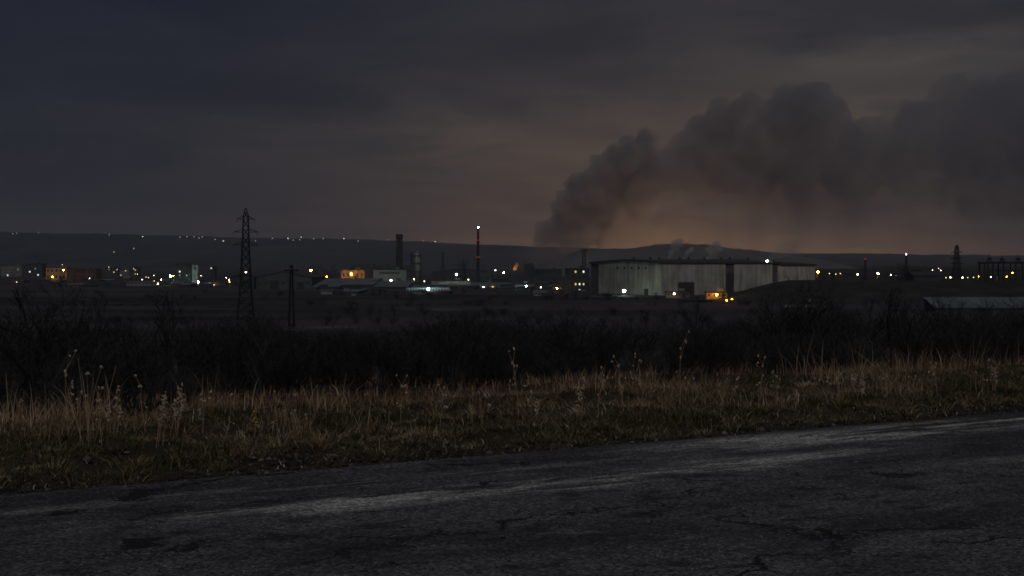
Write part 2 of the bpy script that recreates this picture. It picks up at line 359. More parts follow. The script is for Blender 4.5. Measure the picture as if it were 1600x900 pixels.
# ------------------------------------------------------------------ road
def road_mat():
    m = bpy.data.materials.new('old_asphalt'); m.use_nodes = True; t = NT(m.node_tree); b = m.node_tree.nodes['Principled BSDF']
    po = t.n('ShaderNodeTexCoord').outputs['Object']
    def mp(st): k = t.n('ShaderNodeMapping'); k.inputs['Scale'].default_value = st; t.l(po, k.inputs[0]); return k.outputs[0]
    def noise(sc_, st=(1, 1, 1), det=5.0, dist=0.0, ro=0.6):
        n = t.n('ShaderNodeTexNoise', i={'Scale': sc_, 'Detail': det, 'Roughness': ro, 'Distortion': dist}); t.l(mp(st), n.inputs['Vector']); return n.outputs[0]
    se = t.n('ShaderNodeSeparateXYZ'); t.l(po, se.inputs[0]); sx_, dy = se.outputs[0], se.outputs[1]
    wob = t.math('MULTIPLY_ADD', noise(0.35), 0.9, -0.45)
    d = t.math('ADD', dy, wob)
    base = t.mix(t.sstep(noise(1.1, (0.45, 1, 1)), 0.35, 0.65), (0.056, 0.057, 0.063), (0.108, 0.109, 0.116))
    base = t.mix(t.sstep(noise(0.6, (0.25, 1, 1), 6), 0.50, 0.64), base, (0.036, 0.037, 0.040)); base = t.mix(t.sstep(noise(4.0, (0.6, 1, 1), 6), 0.52, 0.66), base, (0.030, 0.030, 0.033)); base = t.mix(t.sstep(noise(3.1, (0.5, 1, 1), 6), 0.56, 0.70), base, (0.13, 0.13, 0.135))
    vg = t.n('ShaderNodeTexVoronoi', i={'Scale': 52.0}); t.l(po, vg.inputs['Vector']); sv_ = t.n('ShaderNodeSeparateColor'); t.l(vg.outputs['Color'], sv_.inputs[0])
    gk = t.math('MULTIPLY_ADD', t.math('POWER', sv_.outputs[0], 2.2), 1.9, 0.42); cb = t.n('ShaderNodeCombineColor'); [t.l(gk, cb.inputs[i]) for i in range(3)]
    grain = cb.outputs[0]
    # worn pale bands (old paint and packed dust) running with the road
    def band(c, wd, sa, sb):
        q = t.math('ABSOLUTE', t.math('SUBTRACT', d, c)); k = t.math('SUBTRACT', 1.0, t.sstep(q, wd*0.25, wd))
        lo = t.sstep(sx_, *sa); hi = t.math('SUBTRACT', 1.0, t.sstep(sx_, *sb))
        return t.math('MULTIPLY', t.math('MULTIPLY', k, lo), hi)
    patch = t.math('MULTIPLY', t.sstep(noise(1.0, (0.36, 2.4, 1), 8, 0.8, 0.7), 0.44, 0.58), t.sstep(noise(7.0, (0.5, 1.6, 1), 5), 0.22, 0.58))
    b1 = band(-0.75, 0.60, (4.5, 7.0), (40, 44)); b2 = band(-1.75, 0.42, (-0.5, 2.5), (5.5, 8.0)); b3 = band(-2.65, 0.26, (6.5, 9.0), (40, 44)); b4 = band(-0.85, 0.22, (-6, -3), (3.5, 6))
    bm_ = t.math('MAXIMUM', t.math('MAXIMUM', b1, b2), t.math('MAXIMUM', t.math('MULTIPLY', b3, 0.7), t.math('MULTIPLY', b4, 0.3)))
    pale = t.math('MULTIPLY', bm_, patch)
    grit = noise(48.0, det=3.0); base = t.mix(t.math('MULTIPLY', t.sstep(grit, 0.58, 0.70), t.sstep(noise(1.3), 0.38, 0.62)), base, (0.30, 0.30, 0.30))
    base = t.mix(t.sstep(noise(30.0, det=3.0), 0.54, 0.64), base, (0.016, 0.016, 0.017))
    base = t.mix(pale, base, (0.44, 0.43, 0.41))
    # cracks
    dn = t.n('ShaderNodeTexNoise', i={'Scale': 1.6, 'Detail': 5.0, 'Roughness': 0.65}); t.l(mp((1, 1, 1)), dn.inputs['Vector'])
    wv = t.n('ShaderNodeVectorMath', operation='MULTIPLY_ADD'); t.l(dn.outputs['Color'], wv.inputs[0]); wv.inputs[1].default_value = (0.9, 0.9, 0); t.l(mp((0.33, 0.75, 1)), wv.inputs[2])
    vo = t.n('ShaderNodeTexVoronoi', feature='DISTANCE_TO_EDGE', i={'Scale': 0.85}); t.l(wv.outputs[0], vo.inputs['Vector'])
    wd = t.math('MULTIPLY_ADD', t.sstep(noise(0.8), 0.45, 0.68), 0.030, 0.0015)
    cr = t.math('SUBTRACT', 1.0, t.math('DIVIDE', vo.outputs['Distance'], wd), clamp=True)
    cr = t.math('MULTIPLY', t.sstep(cr, 0.0, 0.6), t.sstep(noise(0.45), 0.36, 0.52))
    base = t.mix(cr, base, (0.012, 0.012, 0.012))
    base = t.mix(0.7, base, t.mix(1.0, base, grain, 'MULTIPLY'))
    t.l(base, b.inputs['Base Color'])
    b.inputs['Specular IOR Level'].default_value = 0.35
    t.l(t.math('MULTIPLY_ADD', noise(2.0), 0.25, 0.62), b.inputs['Roughness'])
    hgt = t.math('SUBTRACT', t.math('ADD', t.math('MULTIPLY', grit, 0.5), t.math('MULTIPLY', noise(22.0), 0.6)), t.math('MULTIPLY', cr, 1.6))
    bp = t.n('ShaderNodeBump', i={'Strength': 1.0, 'Distance': 0.035}); t.l(hgt, bp.inputs['Height']); t.l(bp.outputs[0], b.inputs['Normal'])
    return m
rs = np.arange(-30., 60., 0.07); rt = np.concatenate([np.linspace(0, 0.12, 12), np.linspace(0.13, 1, 90)])
RS, RT = np.meshgrid(rs, rt)
edge = 0.30*fbm(rs*0.9, rs*0+3.3, 4, 51) + 0.26*fbm(rs*4, rs*0+1.3, 4, 57) - 0.02
RD = edge[None, :]*(1-RT) + (-9.5)*RT
rz_ = 0.05*fbm(RS/3.0, RD/1.6, 3, 61)*ss(0.0, 1.2, -RD) + 0.012*fbm(RS*2.2, RD*2.2, 3, 63) - 0.03*ss(0.25, -0.10, -RD+0.0) + 0.03
idr = np.arange(RS.size).reshape(RS.shape); FR = np.stack([idr[:-1, :-1], idr[1:, :-1], idr[1:, 1:], idr[:-1, 1:]], -1).reshape(-1, 4)
road = link('road', npmesh('road', np.stack([RS.ravel(), RD.ravel(), rz_.ravel()], 1), FR, road_mat()))
road.location = (A0[0], A0[1], 0.0); road.rotation_euler = (0, 0, math.atan2(U[1], U[0])); tag(road, kind='structure')

# ------------------------------------------------------------------ hills
HX = np.array([-2500, -900, -300, 0, 60, 250, 400, 500, 620, 700, 780, 830, 900, 1000, 1100, 1250, 1420, 1600, 2000, 2600, 4200.])
HY = np.array([372, 366, 361, 362, 363.5, 367, 371, 372.5, 375, 379, 382.5, 385, 387, 390, 392, 395, 397, 399, 400, 402, 404.])
def Zhill(x, y):
    px = 800+FPX*x/np.maximum(y, 1); crest = (HOR-np.interp(px, HX, HY))/FPX*5000+15+6*fbm(px/30, px*0, 3, 71)+2.2*fbm(px/5, px*0, 2, 75)
    t = ss(2700, 5000, y)*(1-0.25*ss(5000, 6000, y)); r = np.clip((y-2700)/2300, 0, 1)
    return -13.6 - 0.5 + crest*(0.55*t+0.45*t*r) + 14*fbm(x/420, y/260, 4, 73)*ss(2800, 3600, y)*(1-ss(4300, 4900, y))
pxs = np.linspace(-1500, 3100, 620); ys = np.concatenate([np.linspace(2650, 4900, 60), np.linspace(4930, 5100, 8), np.linspace(5150, 6400, 12)])
PX, YY = np.meshgrid(pxs, ys); XX = (PX-800)/FPX*YY
idh = np.arange(PX.size).reshape(PX.shape); FH = np.stack([idh[:-1, :-1], idh[:-1, 1:], idh[1:, 1:], idh[1:, :-1]], -1).reshape(-1, 4)
HILL = mat('far_hill_fields', (0.020, 0.022, 0.028), (0.05, 0.05, 0.058), 0.006, stretch=(1, 0.5, 2), contrast=(0.42, 0.66), fine=0.03)
tag(link('hills', npmesh('hills', np.stack([XX.ravel(), YY.ravel(), Zhill(XX, YY).ravel()], 1), FH, HILL)), kind='structure')
KX = np.array([840, 880, 905, 950, 985, 1020, 1045, 1075, 1110, 1140, 1180, 1230, 1290, 1340.])
KY = np.array([419, 401, 390, 388, 387, 382, 379.5, 380, 382, 387, 390, 396, 406, 419.])
pxs = np.linspace(838, 1342, 260); ys = np.concatenate([np.linspace(1480, 1780, 18), np.linspace(1790, 1850, 6), np.linspace(1870, 2060, 8)])
PX, YY = np.meshgrid(pxs, ys); XX = (PX-800)/FPX*1800*(0.5+0.5*YY/1800)
cr = (HOR-np.interp(PX, KX, KY))/FPX*1800+15.5+2.0*fbm(PX/9, PX*0, 3, 81)+1.2*fbm(PX/2.2, PX*0, 2, 83)
zz = -14.6+cr*ss(1480, 1800, YY)*(1-ss(1830, 2060, YY))
idh = np.arange(PX.size).reshape(PX.shape); FH = np.stack([idh[:-1, :-1], idh[:-1, 1:], idh[1:, 1:], idh[1:, :-1]], -1).reshape(-1, 4)
KN = mat('wooded_knoll', (0.085, 0.078, 0.078), (0.13, 0.12, 0.115), 0.02, stretch=(1, 1, 2))  # base colour raised to stand in for haze over the knoll
tag(link('knoll', npmesh('knoll', np.stack([XX.ravel(), YY.ravel(), zz.ravel()], 1), FH, KN)), kind='structure')

# ------------------------------------------------------------------ buildings
UNITBOX = {}
def unit(matr):
    if matr.name not in UNITBOX: UNITBOX[matr.name] = MB().box((0, 0, 0), (1, 1, 1)).mesh('pane', matr)
    return UNITBOX[matr.name]
def piece(name, matr, parent, c, d):
    o = link(name, unit(matr), parent, c); o.scale = d; return o
def building(name, label, x0, x1, yt, yb, wall, roof='flat', roofm=None, Dp=None, rz=0.0, win=None, door=None, D=None, cat='building', group=None, lit=(), eave=0.25, chim=0):
    xm = (x0+x1)/2; D = D or depth(xm, yb); k = D/FPX
    W = (x1-x0)*k; H = (yb-yt)*k; Dp = Dp or max(6.0, min(0.7*W, 30))
    x, y, _ = nz(xm, D); z = EYE-(yb-HOR)*k
    c = (x, y+Dp/2, z); r = empty(name, c, rz); tag(r, label, cat, group)
    rm = roofm or ROOFD; e = 0.3
    if roof == 'gable':                       # ridge runs along x
        hw = H*(1-eave)
        MB().prism([(-Dp/2, -1.5), (Dp/2, -1.5), (Dp/2, hw), (0, H-0.25), (-Dp/2, hw)], 'x', -W/2, W/2).build('wall', wall, r)
        sl = (H-hw)/(Dp/2)
        MB().prism([(-Dp/2-e, hw-e*sl+0.02), (0, H-0.2), (Dp/2+e, hw-e*sl+0.02), (Dp/2+e, hw-e*sl+0.25), (0, H+0.05), (-Dp/2-e, hw-e*sl+0.25)], 'x', -W/2-e, W/2+e).build('roof', rm, r)
    elif roof == 'front_gable':               # gable faces the viewer
        hw = H*(1-eave)
        MB().prism([(-W/2, -1.5), (W/2, -1.5), (W/2, hw), (0, H-0.25), (-W/2, hw)], 'y', -Dp/2, Dp/2).build('wall', wall, r)
        sl = (H-hw)/(W/2)
        MB().prism([(-W/2-e, hw-e*sl+0.02), (0, H-0.2), (W/2+e, hw-e*sl+0.02), (W/2+e, hw-e*sl+0.25), (0, H+0.05), (-W/2-e, hw-e*sl+0.25)], 'y', -Dp/2-e, Dp/2+e).build('roof', rm, r)
    elif roof == 'mono':
        hw = H*(1-eave)
        MB().prism([(-Dp/2, -1.5), (Dp/2, -1.5), (Dp/2, H-0.25), (-Dp/2, hw)], 'x', -W/2, W/2).build('wall', wall, r)
        MB().prism([(-Dp/2-e, hw+0.02), (Dp/2+e, H-0.2), (Dp/2+e, H+0.05), (-Dp/2-e, hw+0.25)], 'x', -W/2-e, W/2+e).build('roof', rm, r)
    else:
        hw = H-0.4
        MB().box((0, 0, (hw-1.5)/2), (W, Dp, hw+1.5)).build('wall', wall, r)
        ro = MB().box((0, 0, H-0.2+0.003), (W+0.5, Dp+0.5, 0.4)).build('roof', rm, r)
        if W > 8: MB().box((W*0.2, 0, H+0.7), (2.2, 2.2, 1.0)).build('stair_head', wall, ro)
    if win:
        nc_, nr_, wf, hf = win
        for j in range(nr_):
            for i in range(nc_):
                cxx = (-0.5+(i+0.5)/nc_)*W; czz = hw*((j+0.55)/nr_)
                m_ = GLASS if (i, j) not in lit else random.choice([LITW, LITY, LITD])
                piece('window', m_, r, (cxx, -Dp/2-0.03, czz), (W/nc_*wf, 0.14, hw/nr_*hf))
    if door:
        for fx, w_, h_ in door: piece('door', DOORM, r, (fx*W, -Dp/2-0.04, h_/2), (w_, 0.12, h_))
    for q in range(chim):
        MB().box((0, 0, 0), (0.8, 0.8, 1.6)).build('vent', STEEL, r, ((-0.35+0.7*q/max(1, chim-1))*W, 0, H+0.5))
    return r

# --- the great hall, panel by panel
Lc = np.array([37.7, 680.]); Cc = np.array([67.2, 634.]); Rc = np.array([148.3, 686.]); HZ = -13.3
gv = Cc-Lc; GL = np.linalg.norm(gv); svv = Rc-Cc; SL = np.linalg.norm(svv)
rzH = math.atan2(svv[1], svv[0]); hall = empty('concrete_hall', (Cc[0], Cc[1], HZ), rzH)
tag(hall, 'huge stained concrete panel hall with shallow dark roof and receding long side', 'hall')
# local: x along the long side, y into the building (gable runs along +y at x=0)
EV = 14.45; AP = 16.3
MB().prism([(0.35, -2), (GL-0.35, -2), (GL-0.35, EV), (GL/2, AP-0.45), (0.35, EV)], 'x', 0.35, SL*0.755).build('wall', CORE, hall)
MB().prism([(0.35, -2), (GL-0.35, -2), (GL-0.35, EV-1.0), (GL/2, AP-1.3), (0.35, EV-1.0)], 'x', SL*0.755+0.01, SL-0.35).build('low_bay_wall', CORE, hall)
ro = MB().prism([(-0.35, EV-0.02), (GL/2, AP-0.4), (GL+0.35, EV-0.02), (GL+0.35, EV+0.75), (GL/2, AP+0.2), (-0.35, EV+0.75)], 'x', -0.4, SL*0.755).build('roof', ROOFD, hall)
MB().prism([(-0.35, EV-1.02), (GL/2, AP-1.5), (GL+0.35, EV-1.02), (GL+0.35, EV-0.3), (GL/2, AP-0.85), (-0.35, EV-0.3)], 'x', SL*0.755+0.01, SL+0.3).build('low_bay_roof', ROOFD, hall)
for i in range(11):
    xx = 3+i*8.6; big = i % 4 == 2
    MB().lathe([(0.35, -0.7), (0.35, 0.5), (0.62, 0.52), (0.55, 0.9), (0.1, 1.05)], 8).build('roof_vent', STEEL, ro, (xx, GL/2+random.uniform(-6, 2), AP+0.1-(1.2 if xx > SL*0.755 else 0)))
def panel(x0, x1, h, face, z0=-0.3):
    if face == 's':
        o = piece('panel', CONC, hall, ((x0+x1)/2, 0.17+random.uniform(-0.02, 0.02), (h+z0)/2), (x1-x0-0.06, 0.32, h-z0))
    else:
        o = piece('panel', CONC, hall, (0.17+random.uniform(-0.02, 0.02), (x0+x1)/2, (h+z0)/2), (0.32, x1-x0-0.06, h-z0))
def px2s(px):    # pixel column to distance along the long side
    t = (px-800)/FPX; a = svv/SL; return float((t*Cc[1]-Cc[0])/(a[0]-t*a[1]))
def px2g(px):
    t = (px-800)/FPX; a = (Lc-Cc)/GL; return float((t*Cc[1]-Cc[0])/(a[0]-t*a[1]))
for a, b, n, h in ((1033, 1091, 6, EV-0.05), (1091, 1134, 4, EV-0.05), (1147, 1207, 5, EV-0.05), (1215, 1274, 5, EV-1.05)):
    q = np.linspace(px2s(a)+0.06, px2s(b)-0.05, n+1)
    for i in range(n): panel(q[i], q[i+1], h, 's')
q = np.linspace(0.35, px2g(935), 12)
for i in range(11): panel(q[i], q[i+1], EV-0.05, 'g')
gab = MB(); gab.prism([(0.4, EV+0.0), (GL-0.4, EV+0.0), (GL/2, AP-0.5)], 'x', 0.04, 0.33); gab.build('gable_panel', CONC, hall)
piece('sliding_door', DOORM, hall, (px2s(1072), -0.10, 3.0), (9.5, 0.16, 6.0))
piece('sliding_door', DOORM, hall, (px2s(1141), 0.20, 5.0), (4.5, 0.2, 10.0))
piece('door', DOORM, hall, (-0.06, px2g(1010), 1.5), (0.14, 3.0, 3.0))
for i in range(5): piece('wall_vent', STEEL, hall, (-0.05, px2g(965+11*i), 12.4), (0.12, 1.4, 0.9))

B = building
# far left of the town
B('apartment_block', 'pale apartment block at the town edge, broadest of the pale ones behind bare tree', 2, 34, 414, 437, WPALE, win=(8, 5, 0.45, 0.4), lit={(2, 1), (6, 3)}, D=1500)
B('apartment_block', 'narrow pale apartment block next to the broad pale block, behind bare tree', 40, 66, 412, 437, WGREY, win=(6, 5, 0.45, 0.4), lit={(1, 2), (4, 1), (3, 3)}, D=1420)
B('workshop', 'yellow plastered workshop glowing under two orange lamps', 72, 104, 417.5, 438, WYEL, win=(5, 2, 0.4, 0.45), D=1180, door=[(0.2, 2.4, 3.0)])
B('workshop', 'dull red brick workshop beside the orange lit workshop', 107, 150, 420, 437, WRED, win=(6, 2, 0.4, 0.4), D=1240)
B('apartment_block', 'grey block with pale upper storeys between brick workshop and concrete wall', 164, 184, 419, 435, WGREY, win=(5, 4, 0.45, 0.4), lit={(1, 3), (3, 2)}, D=1500)
B('apartment_block', 'low pale block with a few lit windows behind the long concrete wall', 187, 202, 421, 435, WPALE, win=(4, 4, 0.45, 0.4), lit={(0, 1), (2, 3)}, D=1500)
B('apartment_block', 'distant grey tower block with one lit stair column', 206, 217, 417, 436, WGREY, win=(3, 6, 0.45, 0.4), lit={(1, 0), (1, 2), (1, 4)}, D=1450)
B('low_shed', 'long low pale shed standing in front of the small town blocks', 198, 250, 440, 446.5, WPALE, roof='mono', roofm=ROOFP, Dp=9, eave=0.2, win=(9, 1, 0.35, 0.35))
B('mill_building', 'dark grey mill with small roof house beside white tower', 273, 299, 415, 445, WGREY, win=(5, 5, 0.4, 0.4), lit={(1, 2), (1, 3)}, chim=2)
tw = empty('grain_tower', nz(305.5, 950)); tag(tw, 'tall white grain tower lit cold from its foot', 'tower')
tk = 950/FPX; MB().box((0, 0, 15*tk), (9*tk, 9*tk, 32*tk)).build('shaft', WWHITE, tw)
MB().box((0, 0, 31.5*tk), (9.8*tk, 9.8*tk, 1.0*tk)).build('cap', WGREY, tw); MB().box((0, -4.5*tk-.05, 26*tk), (1.2, .12, 1.8)).build('window', GLASS, tw)
B('tower_house', 'slim dark tower with flat top past the white grain tower', 328, 336, 416, 441, WDARK, win=(2, 5, 0.4, 0.35), lit={(0, 4)})
B('shop', 'small yellow walled shop beside the slim dark tower', 320, 341, 438, 446, WYEL, roof='mono', Dp=8, win=(4, 1, 0.4, 0.4), lit={(1, 0)})
B('warehouse', 'small dark warehouse behind the feet of the tall pylon', 362, 397, 427, 452, WDARK, roof='front_gable', win=(3, 1, 0.3, 0.2))
B('warehouse', 'long unlit grey gabled warehouse beside the twin wooden pole', 398, 487, 424, 452, WGREY, roof='front_gable', Dp=60, eave=0.35, door=[(-0.15, 5, 5), (0.3, 4, 4)], win=(7, 1, 0.3, 0.12))
# centre works
B('office', 'ochre plastered office lit by a sodium lamp under the brick chimney', 533, 569, 421, 438, WYEL, roof='flat', win=(5, 1, 0.35, 0.3), door=[(0.15, 2.5, 3)], D=1010, chim=3)
B('annex', 'dark link building between ochre office and cream works building', 569.5, 583, 418, 439, WDARK, D=1010, roof='gable', Dp=20)
wb = B('works_building', 'cream walled works building with high dark windows and cold lamp at its foot', 583.5, 635, 420.5, 442, WPALE, win=None, D=985, door=[(-0.28, 3, 3.4), (0.27, 3, 3.4)], chim=2)
for i in range(7): piece('window', GLASS, wb, (-6.3+i*2.1, 985-wb.location[1]-0.05, 7.0), (1.5, 0.16, 1.5))
B('roof_shed', 'dark gabled roof rising behind the ochre office', 545, 640, 414.5, 425, WDARK, roof='gable', D=1080, Dp=30, eave=0.7, chim=4)
B('long_shed', 'long shed with pale sloping roof in front of the ochre office', 494, 583, 436.5, 456, WDARK, roof='mono', roofm=ROOFP, Dp=46, eave=0.45, D=800)
B('long_shed', 'shed with broad pale roof below the cream works building', 583.5, 637, 440, 457, WDARK, roof='mono', roofm=ROOFP, Dp=40, eave=0.5, D=790)
B('store', 'long white store with a row of windows under a brilliant cold lamp', 635, 702, 448.5, 458, WWHITE, roof='mono', roofm=ROOFP, Dp=10, eave=0.12, win=(15, 1, 0.5, 0.5), D=745)
B('boiler_house', 'broad dark boiler house behind the floodlit yard', 676, 768, 419, 444, WDARK, roof='front_gable', Dp=40, eave=0.25, D=1010, win=(8, 1, 0.4, 0.12), chim=3)
B('yard_wall', 'pale yard wall lit by the tall floodlight', 674, 736, 438, 444, WPALE, Dp=1.5, D=945, cat='wall')
B('shed', 'pale roofed shed with lit front beside the foot of striped mast', 737, 781, 442, 452, WPALE, roof='mono', roofm=ROOFP, Dp=12, eave=0.35, D=850, win=(6, 1, 0.4, 0.4), lit={(4, 0)})
B('shed', 'dark flat shed behind the pale roofed shed', 768, 800, 436, 447, WDARK, roof='flat', D=930)
B('garage', 'white garage brightly lit on its front beside dark spoil', 805, 828, 443, 456, WWHITE, roof='flat', D=790, Dp=10, door=[(-0.25, 2.4, 2.8), (0.05, 2.4, 2.8)])
B('garage', 'grey garage with lit doorway near the white garage', 836, 858, 444, 456, WGREY, roof='flat', D=800, Dp=10, door=[(0.2, 2.4, 2.8)])
B('guard_hut', 'small hut glowing warm around its lamp', 865, 877, 447, 459, WYEL, roof='mono', D=735, Dp=4, eave=0.2, win=(2, 1, 0.4, 0.35))
B('plant_block', 'dark ruined plant block beside the flame', 819, 834, 412.5, 436, WDARK, D=1240, win=(3, 4, 0.4, 0.3))
B('plant_block', 'low dark plant block behind the two garages', 840, 878, 420, 440, WDARK, D=1150, win=(6, 2, 0.4, 0.3))
o_ = B('office_block', 'dark office block with lit window rows beside the gable of the concrete hall', 884, 921, 419, 459, WDARK, D=730, win=(6, 4, 0.35, 0.3), lit={(2, 3), (4, 3), (2, 1), (3, 1), (4, 1), (3, 0)})
# in front of the hall
B('gatehouse', 'low gatehouse lit pale yellow at the foot of the hall side', 1041, 1077, 455.5, 464, WPALE, roof='flat', D=592, Dp=5, win=(6, 1, 0.4, 0.4))
B('kiosk', 'low plastered kiosk lit deep orange at the foot of the hall', 1104, 1136, 456, 465.5, WYEL, roof='flat', D=575, Dp=5, win=(4, 1, 0.45, 0.45), door=[(0.3, 1.2, 2.2)])
B('slab_wall', 'pale free standing concrete wall in the field before the kiosk', 1060, 1112, 469, 477, WGREY, Dp=0.6, D=500, cat='wall')
B('slab_wall', 'pale low concrete wall at the foot of the embankment', 1226, 1276, 472, 481, WPALE, Dp=0.6, D=470, cat='wall')
B('slab_wall', 'short thin pale wall among the bare trees below the embankment', 1320, 1352, 490, 494.5, WPALE, Dp=0.5, D=385, cat='wall')
B('long_shed', 'long pale blue grey shed below the embankment behind bare trees', 1462, 1660, 466, 490, mat('bluegrey_wall', (0.055, 0.062, 0.07), (0.035, 0.04, 0.045), 0.3), roof='mono', roofm=ROOFP, Dp=12, eave=0.66, D=430, win=None)
for i, (a, b_, c_) in enumerate(((238, 249, 478.5), (204, 214, 477.5), (176, 186, 477.5))):
    B('concrete_slab', ['brightest of three pale concrete slabs lying out in the dark field', 'middle one of three pale concrete slabs lying in the field', 'outermost of three pale concrete slabs, farthest from the pylon'][i], a, b_, c_-3, c_, WWHITE if i == 0 else WPALE, Dp=2.5, cat='slab')
# plateau on the right
B('depot', 'low dark depot on the embankment beside the light mast', 1305, 1345, 425, 436, WDARK, D=760, roof='mono', Dp=10)
B('shed', 'dark shed with rounded low roof on the embankment top', 1428, 1470, 424.5, 437, WDARK, D=640, roof='gable', Dp=14, eave=0.5)

rc = random.Random(77)
for i in range(64):
    px_ = rc.uniform(480, 900) if i < 40 else rc.uniform(10, 470); yb_ = rc.uniform(443, 463) if i < 40 else rc.uniform(438, 450); w_ = rc.uniform(7, 24)
    B('yard_shed', 'small unlit shed in the jumble of low sheds before the works' if i < 40 else 'small unlit shed in the jumble at the town edge', px_, px_+w_, yb_-rc.uniform(3.5, 8), yb_, rc.choice([WDARK, WGREY, WDARK, WRED, WPALE]), roof=rc.choice(['mono', 'gable', 'flat']), roofm=rc.choice([ROOFP, ROOFD, ROOFP]), Dp=rc.uniform(5, 12), eave=0.45, rz=rc.uniform(-0.3, 0.3), group='sheds in the works yard' if i < 40 else 'sheds at the town edge', cat='shed')

# ------------------------------------------------------------------ chimneys, columns, masts
def thing_at(name, label, cat, px, D, group=None): 
    r = empty(name, nz(px, D)); return tag(r, label, cat, group)
k = 1000/FPX
ch = thing_at('brick_chimney', 'sooty brick factory chimney with flared rim behind the cream works building', 'chimney', 624, 1040); hh = 76*1040/FPX
MB().lathe([(3.1, -1), (3.1, 2), (2.75, 3), (2.3, hh*0.9)], 18).build('shaft', BRICKD, ch, smooth=True)
MB().lathe([(2.42, hh*0.9), (2.62, hh*0.93), (2.62, hh*0.98), (2.4, hh), (1.7, hh)], 18).build('rim', BRICKD, ch)
for f in (0.3, 0.5, 0.7): MB().lathe([(2.95-0.65*f, hh*f), (2.97-0.65*f, hh*f+0.3)], 18).build('iron_band', STEEL, ch)
col_ = thing_at('process_columns', 'pair of steel process columns with a small spire beside the chimney', 'column', 650, 960); kk = 960/FPX
MB().lathe([(5*kk, -1), (5*kk, 44*kk), (4.2*kk, 46.5*kk), (1.2*kk, 48*kk), (0.4*kk, 53*kk)], 14, (2*kk, 0, 0)).build('column', WPALE, col_, smooth=True)
MB().lathe([(2.1*kk, -1), (2.1*kk, 49*kk), (0.5*kk, 51*kk)], 10, (-6.5*kk, -1, 0)).build('thin_column', WDARK, col_)
MB().tube((8*kk, -1, 0), (8*kk, -1, 50*kk), 0.25).build('riser_pipe', STEEL, col_)
for f in (20, 33, 45): MB().box((0, 0, f*kk), (17*kk, 5, 0.35)).build('platform', STEEL, col_)
def lattice(name, label, cat, px, yt, D, w0, w1, mt, platform=None, n=9, mr=0.22, yb=None, mats=None, group=None):
    r = thing_at(name, label, cat, px, D, group); z0 = r.location[2]; H = EYE-(yt-HOR)/FPX*D-z0
    for sx in (-1, 1):
        for sy in (-1, 1): MB().tube((sx*w0/2, sy*w0/2, -0.5), (sx*w1/2, sy*w1/2, H), mr, mr*0.8).build('leg', mt, r)
    b = MB(); 
    for i in range(n):
        f0, f1 = i/n, (i+1)/n; wa = w0+(w1-w0)*f0; wb_ = w0+(w1-w0)*f1
        for sx, sy, ex, ey in ((-1, -1, 1, -1), (1, -1, 1, 1), (1, 1, -1, 1), (-1, 1, -1, -1)):
            b.tube((sx*wa/2, sy*wa/2, H*f0), (ex*wb_/2, ey*wb_/2, H*f1), mr*0.5, k=3, cap=False)
            b.tube((ex*wa/2, ey*wa/2, H*f0), (sx*wb_/2, sy*wb_/2, H*f1), mr*0.5, k=3, cap=False)
            b.tube((sx*wb_/2, sy*wb_/2, H*f1), (ex*wb_/2, ey*wb_/2, H*f1), mr*0.5, k=3, cap=False)
    o = b.build('bracing', mt, r); o['kind'] = 'stuff'
    if platform: 
        MB().box((0, 0, H), (platform, platform*0.5, 0.35)).build('platform', mt, r)
        MB().box((0, 0, H+1.0), (platform, 0.15, 0.15)).build('railing', mt, r)
    return r, H
ma = thing_at('striped_mast', 'tall slim chimney mast with two red bands and a white lamp on top', 'mast', 747, 960); H = EYE-(357-HOR)/FPX*960-ma.location[2]; kk = 960/FPX
def rad(z): return 1.3-0.6*z/H
zs = [-1, H*0.30, H*0.46, H*0.5, H*0.76, H*0.80, H]
for i in range(6):
    a, b_ = zs[i], zs[i+1]; red = i in (2, 4)
    MB().lathe([(rad(a)*(1.03 if red else 1), a+0.02), (rad(b_)*(1.03 if red else 1), b_)], 14).build('red_band' if red else 'shaft', REDP if red else BRICKD, ma, smooth=False)
for z in (H*0.455, H*0.755): MB().lathe([(rad(z)+0.2, z), (rad(z)+0.9, z+0.02), (rad(z)+0.9, z+0.3), (rad(z)+0.2, z+0.32)], 14).build('gallery', STEEL, ma)
for q_, c_, L_ in (('W', (0.74, 1.0, 0.78), 200), ('B', (0.60, 0.95, 1.0), 220), ('G', (0.35, 1.0, 0.60), 240), ('O', (1.0, 0.34, 0.02), 260), ('Y', (1.0, 0.66, 0.25), 180)): BUL[q_] = emit('strong_bulb_'+q_, c_, L_)
def bulb(parent, loc, key, r):
    if r >= 0.32 and key in 'wbgoy': key = key.upper()
    return MB().ball((0, 0, 0), r, 8, 6).build('bulb', BUL[key], parent, loc)
bulb(ma, (0, 0, H+0.7), 'w', 0.30)
for z in (H*0.49, H*0.79):
    for a in (-2.2, -0.9): bulb(ma, (1.5*math.cos(a), 1.5*math.sin(a)-0.3, z), 'r', 0.38)
lattice('light_mast', 'thin lattice mast with a square head behind the boiler house', 'mast', 692, 396, 1080, 2.2, 1.3, STEEL, 3.6)
fm, H = lattice('floodlight_tower', 'lattice floodlight tower with wide platform beside the gable of the concrete hall', 'mast', 912.5, 392.5, 760, 2.6, 1.5, STEEL, 3.6)
for i in range(4): MB().box((-1.35+0.9*i, -0.5, H+0.75), (0.6, 0.4, 0.6)).build('lamp_housing', STEEL, fm)
m1, H = lattice('radio_mast', 'thin mast with red lamp on top standing on the embankment', 'mast', 1352, 406, 720, 1.5, 0.6, STEEL, None, 8, 0.14); bulb(m1, (0, 0, H+0.4), 'r', 0.34); MB().box((0, 0, H*0.62), (2.6, .5, .5)).build('antenna', STEEL, m1)
